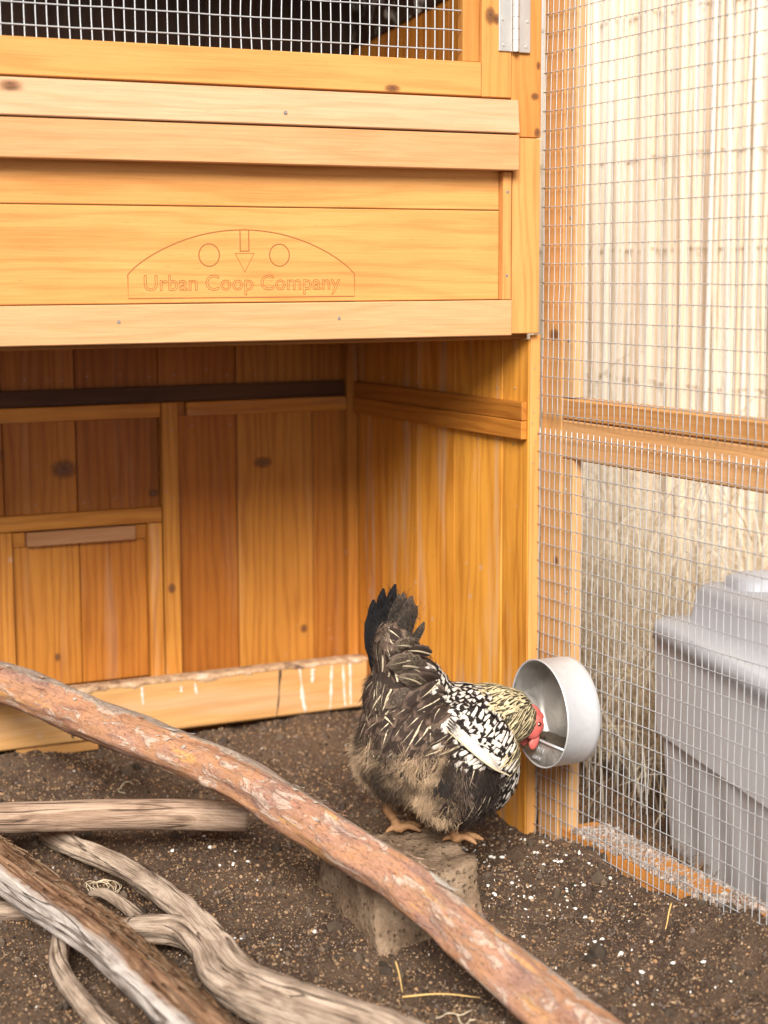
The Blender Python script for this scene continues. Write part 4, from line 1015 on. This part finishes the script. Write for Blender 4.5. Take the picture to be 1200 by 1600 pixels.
for rg, (gap, L, w) in spec.items():
    fe = Feathers(); ids = poisson(regs == rg, gap)
    for i in ids:
        c, n = cen[i], nor[i]; d = flow(rg, c, n); l = L*hr.uniform(.8, 1.2); ww = w*hr.uniform(.8, 1.15); prof = 'body'; lift = .14
        if rg == 'saddle':
            a = vary(BRN, .3); b = vary((.115, .074, .053), .3); s_ = vary(CREAM, .1); par = (hr.uniform(.62, .9), hr.choice([.0, .05, .13, .18]), hr.choice([0, 0, .0, .5]))
            if c[0] > -.250 and hr.random() < .30: a = vary(WHITE, .1); b = vary(BRN); par = (.62, .0, 0)
        elif rg == 'cape':
            a = vary(WHITE, .08); b = vary(DARK, .3); s_ = WHITE; par = (hr.uniform(.40, .58), .0, 0); lift = .10
        elif rg == 'wingfan':
            a = vary(WHITE, .06); b = vary(DARK, .3); s_ = CREAM; par = (hr.uniform(.56, .82), .0, 0); lift = .08
        elif rg == 'hackle':
            a = vary(BLK if c[2] < .235 else DARK, .2); b = vary(GOLD, .2); s_ = vary(GOLD); par = (.52, .05, 0); prof = 'lance'; lift = .05
        elif rg == 'breast':
            a = vary(WHITE, .08); b = vary(DARK, .3); s_ = WHITE; par = (hr.uniform(.38, .62), .08, 0); prof = 'lance' if hr.random() < .5 else 'body'
        elif rg == 'thigh':
            k = hr.random(); a = vary(DARK, .35); b = vary(TAUPE if k < .25 else DARK, .3); s_ = vary(CREAM, .15); par = (.8, .10 if hr.random() < .30 else .0, 0); prof = 'lance'
        elif rg == 'rump':
            a = vary((.17, .115, .07), .3); b = vary((.25, .175, .11), .3); s_ = CREAM; par = (.6, 0, 0); prof = 'lance'
        else:
            a = vary(DARK, .3); b = vary(BRN, .3); s_ = vary(CREAM, .1); par = (.8, .14 if hr.random() < .55 else 0, 0); prof = 'lance'
        P, S, N = lay(c, n, d, l, lift=lift); fe.add(P, S, N, ww, a, b, s_, par, prof, .30 if rg == 'saddle' else .2, .06)
    fe.build(names[rg], hen)
# flight feathers closing the folded wing: pale outer edges along the lower rim
def free_feather(name, pts, w, nrm, a, b, s_, par, prof='long', parent=hen, cup=.15, ragged=.03):
    P = catmull(pts, 13); T = np.gradient(P, axis=0); T /= np.linalg.norm(T, axis=1)[:, None]
    nn = np.array(nrm, float); S = np.cross(T, nn); S /= np.linalg.norm(S, axis=1)[:, None]; N = np.cross(S, T)
    fe = Feathers(); fe.add(P, S, N, w, a, b, s_, par, prof, cup, ragged); return fe.build(name, parent, False)
for k in range(2, 7):
    f = k/6; o1 = np.array([0, -.0030*(1-f)-.0005, .014*f])
    p0 = np.array([-.172, HY-.082, .167])+o1; p1 = np.array([-.210, HY-.0945, .190])+o1*1.0; p2 = np.array([-.266+.012*f, HY-.080, .236])+o1*1.3
    if k < 3: free_feather('flight_feather', [p0, p1, p2], .0016, (0, -1, .35), vary(CREAM if k != 1 else DARK, .1), vary((.62, .50, .34) if k != 1 else CREAM, .1), CREAM, (.5, .12, 0), 'blade')
    else: free_feather('flight_feather', [p0+np.array([-.012, 0, .004]), p1, p2], .0026, (0, -1, .35), vary(WHITE, .05), vary(DARK), CREAM, (.86, .05, 0), 'blade')
# tail: upright fan
for k in range(19):
    f = k/18; sx = -1+2*f
    base = np.array([-.290+.018*f, HY+.016-.030*f, .262]); tip = np.array([-.302+.036*f+hr.normal(0, .004), HY+.028-.05*f+hr.normal(0, .004), .396-.020*abs(sx)**1.5+hr.normal(0, .009)])
    midp = (base+tip)/2+np.array([-.012-.006*(1-f), .006*sx, .004])
    dk = f < .5
    free_feather('tail_feather', [base, midp, tip],  .0078*hr.uniform(.7, 1.15), (-.55+.3*sx, -.85, .1), vary(BLK if dk else DARK, .2), vary(BLK if dk else BRN, .3), vary(CREAM if not dk else DARK), (.85, .07 if (not dk and k % 3 == 0) else .02, .0 if dk else .25), ragged=.14)
for k in range(11):      # tail coverts stacked up the root of the tail
    z0 = .258+.0068*k+hr.normal(0, .004); sx = hr.uniform(-.8, .9)
    base = np.array([-.240-.0028*k+hr.normal(0, .005), HY-.036+.0012*k+.010*hr.normal()*.3, z0]); tip = base+np.array([-.046+.010*hr.normal(), -.006+.016*sx, -.004+.030*hr.random()])
    mid = (base+tip)/2+np.array([0, -.008, .004])
    free_feather('tail_covert', [base, mid, tip], .0125*hr.uniform(.7, 1.15), (-.3, -.9, -.35), vary(BRN, .25), vary((.095, .064, .05)), vary(CREAM, .1), (.72, hr.choice([.0, .14, .18]), hr.choice([0, .0, .8])), 'body', cup=.14, ragged=.09)
def tail_barbs():
    N = 2600; f = hr.random(N); t = hr.uniform(.35, 1.0, N)
    base = np.c_[-.290+.018*f, HY+.016-.030*f, np.full(N, .262)]; tip = np.c_[-.302+.036*f, HY+.028-.05*f, .396-.020*np.abs(2*f-1)**1.5]
    c = base+(tip-base)*t[:, None]+hr.normal(0, .0035, (N, 3))-np.c_[.012*np.sin(np.pi*t), np.zeros((N, 2))]
    d = np.c_[hr.normal(0, .55, N), hr.normal(0, .5, N), np.full(N, .9)]; d /= np.linalg.norm(d, axis=1)[:, None]; L = hr.uniform(.006, .016, N); sd = np.cross(d, hr.normal(0, 1, (N, 3))); sd /= np.linalg.norm(sd, axis=1)[:, None]
    V = np.stack([c-sd*.00028, c+sd*.00028, c+d*L[:, None]+sd*.00006, c+d*L[:, None]-sd*.00006], 1).reshape(-1, 3); b = np.arange(N)*4
    m = mesh_quads('tail_barbs', V, np.c_[b, b+1, b+2, b+3], True); k = (f > .5)[:, None]*hr.random((N, 1)); vattr(m, 'col', np.repeat(np.array((.010, .008, .008))*(1-k)+np.array((.075, .052, .04))*k, 4, 0))
    o = link('tail_barbs', m, M['down']); rebase(o, hen); tag(o, kind='stuff')
tail_barbs()
# down: tan rump, grey-brown thighs
def fluff(name, mask, N, L, cols, spread=.45, wid=.00030, seg=3):
    wt = area*np.asarray(mask, float); idx = hr.choice(len(area), N, p=wt/wt.sum()); c = cen[idx]+hr.normal(0, .0022, (N, 3)); n = nor[idx]
    d = np.array([flow(regs[i], cen[i], nor[i]) for i in idx])*1.0+n*hr.uniform(.15, .75, (N, 1))
    q = np.c_[c*95]; sw = np.stack([vnoise(q, 5), vnoise(q, 9), vnoise(q, 13)], -1); d = d+sw*(1.3 if spread > .35 else .3)+hr.normal(0, spread*.4, (N, 3)); d /= np.linalg.norm(d, axis=1)[:, None]
    l = hr.uniform(.5, 1.2, N)*L; side = np.cross(d, hr.normal(0, 1, (N, 3))); side /= np.linalg.norm(side, axis=1)[:, None]
    V = np.zeros((N, seg+1, 2, 3)); p = c.copy(); cv = hr.normal(0, .25, (N, 3))+np.array([0, 0, -.25])
    for k in range(seg+1):
        t = k/seg; w = wid*(1-.8*t); V[:, k, 0] = p-side*w; V[:, k, 1] = p+side*w; dd = d+cv*t; dd /= np.linalg.norm(dd, axis=1)[:, None]; p = p+dd*(l/seg)[:, None]
    b = np.arange(N)*(seg+1)*2; F = np.concatenate([np.c_[b+2*k, b+2*k+1, b+2*k+3, b+2*k+2] for k in range(seg)])
    m = mesh_quads(name, V.reshape(-1, 3), F, True)
    ck = cols(c, N); vattr(m, 'col', np.repeat(ck, (seg+1)*2, 0)); o = link(name, m, M['down']); rebase(o, hen); tag(o, kind='stuff')
def rump_cols(c, n):
    k = smooth(-.30, .45, fbm(c*36, 3, 41)); a = np.array((.055, .037, .026)); b = np.array((.42, .29, .18)); return (a+(b-a)*k[:, None])*hr.uniform(.75, 1.25, (n, 1))
def thigh_cols(c, n):
    k = smooth(.0, .6, fbm(c*26, 3, 43)+np.clip((c[:, 2]-.165)*14, -.4, .6)); a = np.array((.028, .018, .014)); b = np.array((.17, .12, .09)); return (a+(b-a)*k[:, None])*hr.uniform(.75, 1.25, (n, 1))
low = cen[:, 2] < .225
rump_w = smooth(-.228, -.268, cen[:, 0])*smooth(.232, .192, cen[:, 2])*(nor[:, 1] < .6)
fluff('rump_down', rump_w, 26000, .014, rump_cols, .9)
fluff('thigh_down', ((regs == 'thigh') | (regs == 'flank')) & (cen[:, 2] < .205), 15000, .013, thigh_cols, .6)
def saddle_cols(c, n):
    k = hr.random(n)[:, None]; return np.array((.024, .016, .013))*(1-k)+np.array((.095, .066, .052))*k
fluff('saddle_fringe', (regs == 'saddle'), 9000, .012, saddle_cols, .3, .00022)
# head: face, comb, wattles, beak, eyes
def lump(name, parts, mat, sub=2):
    bm = bmesh.new()
    for c, r, rot in parts:
        q = bmesh.ops.create_icosphere(bm, subdivisions=3, radius=1)['verts']; Mx = Matrix.Translation(c) @ Euler(rot).to_matrix().to_4x4() @ Matrix.Diagonal((*r, 1))
        for v in q:
            v.co = Mx @ v.co
    for v in bm.verts:
        k = float(fbm(np.array(v.co)*160, 2, 3))*.0012; v.co += Vector((k, k*.5, -k))
    return bm_obj(name, bm, mat, hen, True)
HX, HYY, HZ = -.090, HY+.010, .205
lump('face', [((HX+.002, HYY-.013, HZ), (.014, .0085, .017), (0, .5, 0)), ((HX+.002, HYY+.013, HZ), (.014, .0085, .017), (0, .5, 0)), ((HX+.009, HYY, HZ-.002), (.011, .014, .015), (0, .6, 0))], 'skin_red')
lump('wattle', [((HX+.004, HYY-.012, HZ-.020), (.007, .0035, .012), (.1, .3, .1))], 'skin_red')
lump('wattle', [((HX+.004, HYY+.012, HZ-.020), (.007, .0035, .012), (-.1, .3, -.1))], 'skin_red')
lump('comb', [((HX+.012, HYY, HZ+.016), (.012, .006, .006), (0, .9, 0)), ((HX+.018, HYY, HZ+.009), (.008, .005, .006), (0, .9, 0)), ((HX+.004, HYY, HZ+.020), (.007, .005, .005), (0, .5, 0))], 'skin_red')
bmk = bmesh.new(); bmesh.ops.create_cone(bmk, cap_ends=True, segments=12, radius1=.0065, radius2=.0008, depth=.022)
Mx = Matrix.Translation((HX+.020, HYY, HZ-.016)) @ Euler((0, math.radians(132), 0)).to_matrix().to_4x4()
for v in bmk.verts: v.co = Mx @ v.co
bm_obj('beak', bmk, 'beak', hen, True)
for s_ in (-1, 1): lump('eye', [((HX+.006, HYY+s_*.0205, HZ+.004), (.0032, .0022, .0032), (0, 0, 0))], 'eye')
# legs and feet
def leg(hip, ankle, foot, yaw):
    ca, sa = math.cos(yaw), math.sin(yaw); chains = []
    def toe(a, L, lift=.005, out=1):
        dx, dy = math.cos(yaw+a), math.sin(yaw+a)
        return [foot, foot+np.array([dx*L*.35, dy*L*.35, lift]), foot+np.array([dx*L*.7, dy*L*.7, lift*.55]), foot+np.array([dx*L, dy*L, -.002])]
    foot = np.array(foot); V = []; F = []; n0 = 0
    for pts, rad in (([hip, ankle, (np.array(ankle)+foot)/2, foot+np.array([0, 0, .001])], [.0095, .0068, .0055, .0068]), (toe(0, .034), [.0058, .0046, .0042, .0018]), (toe(.62, .028), [.0054, .0044, .0038, .0018]), (toe(-.62, .028), [.0054, .0044, .0038, .0018]), (toe(2.9, .018, .003), [.0050, .0040, .0032, .0014])):
        P = catmull(pts, 14); r = np.interp(np.linspace(0, 1, 14), np.linspace(0, 1, 4), rad)*(1+.10*np.sin(np.arange(14)*2.6))
        v, f, _ = tube_arrays(P, r, 10); V.append(v); F += [[q+n0 for q in g] for g in f]; n0 += len(v)
    o = link('leg', mesh_np('leg', np.concatenate(V), F, True), M['leg']); rebase(o, hen)
    r_ = o.modifiers.new('r', 'REMESH'); r_.mode = 'VOXEL'; r_.voxel_size = .0014; r_.use_smooth_shade = True
leg((-.222, HY-.045, .140), (-.236, HY-.042, .112), (-.222, HY-.040, BLOCK_Z+.006), -.35)
leg((-.262, HY+.040, .135), (-.280, HY+.038, .112), (-.268, HY+.030, BLOCK_Z+.005), .1)

# ---------------------------------------------------------------- shell chips, rootlets and other small things on the soil
def chip_mesh(k):
    r = np.random.default_rng(k); bm = bmesh.new(); bmesh.ops.create_icosphere(bm, subdivisions=1, radius=1)
    for v in bm.verts: v.co *= r.uniform(.7, 1.15); v.co.z *= .5
    m = bpy.data.meshes.new('shell_chip'); bm.to_mesh(m); bm.free(); m.materials.append(M['shell']); return m
chips = [chip_mesh(k) for k in range(8)]
cr = np.random.default_rng(21)
spots = [tuple(q) for q in np.c_[cr.normal(-.09, .045, 24), cr.normal(-.19, .08, 24)]]+[tuple(q) for q in np.c_[cr.normal(-.085, .04, 16), cr.normal(-.04, .06, 16)]]+[tuple(q) for q in np.c_[cr.uniform(-.52, -.40, 12), cr.uniform(-.30, .20, 12)]]+[tuple(q) for q in np.c_[cr.uniform(-.78, -.62, 10), cr.uniform(-.40, .30, 10)]]+[tuple(q) for q in np.c_[cr.uniform(-.28, -.06, 12), cr.uniform(-.55, -.30, 12)]]
for x, y in spots:
    x = min(x, -.018); o = link('shell_chip', chips[cr.integers(0, 8)]); s = cr.uniform(.0022, .0048)
    z = gz(x, y)
    if -.47 < x < -.23 and -.30 < y < -.12: continue
    o.location = (x, y, z+s*.25); o.scale = (s, s*cr.uniform(.6, 1), s); o.rotation_euler = (cr.uniform(-.4, .4), cr.uniform(-.4, .4), cr.uniform(0, 6.28))
    near = x > -.30 and y > -.30
    tag(o, 'white shell chip on the soil between the stone block and the mesh' if near else 'white shell chip on dark soil away from the mesh', 'shell chip', 'shell chips by the mesh' if near else 'shell chips scattered over the run')
bpy.context.view_layer.update()
for o in [o for o in bpy.data.objects if o.name.startswith('shell_chip') and 'label' not in o]: bpy.data.objects.remove(o)
def tangle(name, c, R, n, label, loops=1.6, rad=.0006, seed=0):
    r = np.random.default_rng(seed); V = []; F = []; n0 = 0
    for k in range(n):
        a = np.linspace(0, loops*6.28*r.uniform(.4, 1), 40)+r.uniform(0, 6.28); rr = R*(.5+.5*np.interp(np.linspace(0, 1, 40), np.linspace(0, 1, 6), r.uniform(.2, 1, 6)))
        x = c[0]+rr*np.cos(a)+r.normal(0, R*.25); y = c[1]+1.4*rr*np.sin(a)+r.normal(0, R*.25); z = ground_z(x, y)+.0015+.004*np.abs(np.sin(a*.7+k))
        v, f, _ = tube_arrays(np.c_[x, y, z], rad, 5); V.append(v); F += [[q+n0 for q in g] for g in f]; n0 += len(v)
    tag(link(name, mesh_np(name, np.concatenate(V), F, True), M['root']), label, 'rootlet')
tangle('rootlet_tangle', (-.603, .075), .020, 5, 'tangle of pale thin rootlets beside the straight grey branch', seed=2)
tangle('rootlet_curl', (-.30, .235), .013, 2, 'small pale rootlet curl on the soil behind the hen', seed=5)
tangle('rootlet_loop', (-.485, .35), .010, 2, 'thin tan rootlet loops on shaded soil below the sill rail', .8, .0005, 8)
tangle('straw_curl', (-.378, -.455), .030, 2, 'thin dry straw curl on soil in front of the stone block', .5, .0007, 11)
def sliver(name, a, b, rad, mat, label, cat):
    P = catmull([a, ((a[0]+b[0])/2, (a[1]+b[1])/2, (a[2]+b[2])/2+.004), b], 8); P[:, 2] = np.maximum(P[:, 2], ground_z(P[:, 0], P[:, 1])+rad*.6)
    v, f, _ = tube_arrays(P, np.linspace(rad, rad*.5, 8), 6); tag(link(name, mesh_np(name, v, f, True), M[mat]), label, cat)
M['straw'] = plain('yellow_straw', (.62, .40, .14), .7, .3, 100., 0)
sliver('straw_bit', (-.020, -.355, .012), (-.050, -.385, .006), .0013, 'straw', 'short yellow straw at the foot of the mesh panel', 'straw')
sliver('pine_needle', (-.408, -.375, .030), (-.412, -.40, .004), .0010, 'straw', 'upright yellow pine needle in front of the stone block', 'needle')
sliver('pine_needle', (-.42, -.415, .006), (-.345, -.455, .006), .0012, 'straw', 'orange pine needle flat beside the dry straw curl', 'needle')

# ---------------------------------------------------------------- knots in the boards
def knot_mat():
    t = NT('knot'); p = t.new('TexCoord').outputs['Object']; ln = t.new('VectorMath', operation='LENGTH'); t.put(ln, '0', p); r = ln.outputs['Value']
    nz = t.noise(p, 3., 4, .6); oi = t.new('ObjectInfo').outputs['Random']
    rr = t.math('ADD', r, t.math('MULTIPLY', t.math('SUBTRACT', nz, .5), .55))
    ring = t.math('MULTIPLY_ADD', t.math('SINE', t.math('MULTIPLY', rr, 26.)), .5, .5)
    c = t.mix(ring, C3(.24, .095, .03), C3(.11, .04, .013)); c = t.mix(t.map(rr, .0, .25, 1., 0.), c, C3(.035, .014, .006))
    t.set('Base_Color', c); t.set('Roughness', .6)
    tr = t.new('BsdfTransparent'); mx = t.new('MixShader'); t.l.new(t.map(rr, .30, .95, .12, 1.), mx.inputs[0]); t.l.new(t.b.outputs[0], mx.inputs[1]); t.l.new(tr.outputs[0], mx.inputs[2])
    t.l.new(mx.outputs[0], t.n['Material Output'].inputs[0]); return t.m
M['knot'] = knot_mat()
bm = bmesh.new(); bmesh.ops.create_circle(bm, cap_ends=True, segments=24, radius=1.); KN = bpy.data.meshes.new('knot'); bm.to_mesh(KN); bm.free(); KN.materials.append(M['knot'])
def knot(parent, loc, nrm, rx, rz):
    o = link('knot', KN); R = Vector(nrm).to_track_quat('Z', 'Y').to_matrix().to_4x4()
    o.parent = parent; o.matrix_parent_inverse = Matrix.Translation(-Vector(parent.location)); o.matrix_basis = Matrix.Translation(Vector(loc)) @ R @ Matrix.Diagonal((rx, rz, 1, 1))
FN = (0, -1, 0)
for x, y, z, a, b in ((-.009, .0004, 1.022, .008, .006), (-.004, .0004, 1.062, .004, .007), (-.005, .0004, .975, .006, .008), (-.079, -.0018, 1.122, .010, .014), (-.069, -.0018, 1.118, .008, .009)):
    knot(door if x < -.05 else coop, (x, y, z), FN, a, b)
knot(door, (-.222, -.0016, 1.0235), FN, .014, .006)
knot(coop, (-.72, -.0225, 1.006), FN, .018, .006)
for x, z, a, b in ((-.500, .492, .026, .018), (-.170, .486, .020, .011), (-.357, .447, .011, .008), (-.100, .205, .008, .009), (-.335, .295, .008, .010), (-.52, .20, .006, .008), (-.61, .52, .02, .02)):
    knot(coop, (x, D-.0169 if -.347 < x < -.319 else (D-.0052 if -.587 < x < -.372 and z < .375 else D-.0006), z), FN, a, b)
for y, z, a, b in ((-.020, .707, .016, .010), (-.03, .40, .008, .008)): knot(panel, (.0120, y, z), (-1, 0, 0), a, b)

# dry bits trodden into the run floor
blades('floor_straw', 170, lambda n: (lambda q: np.c_[q, ground_z(q[:, 0], q[:, 1])+RNG.uniform(.001, .003, n)])(np.c_[RNG.uniform(-.80, -.06, n), RNG.uniform(-.66, .46, n)]), lambda n: RNG.uniform(.006, .030, n), lambda n: RNG.uniform(.0004, .0012, n), lambda n: RNG.uniform(1.5, 1.62, n), lambda n: pick([(.40, .26, .12), (.28, .16, .08), (.50, .38, .22), (.16, .10, .06)], n, .3), 'short bits of dry straw and needles trodden into the run floor', 'straw bits', 3, .0, xmin=-2.)
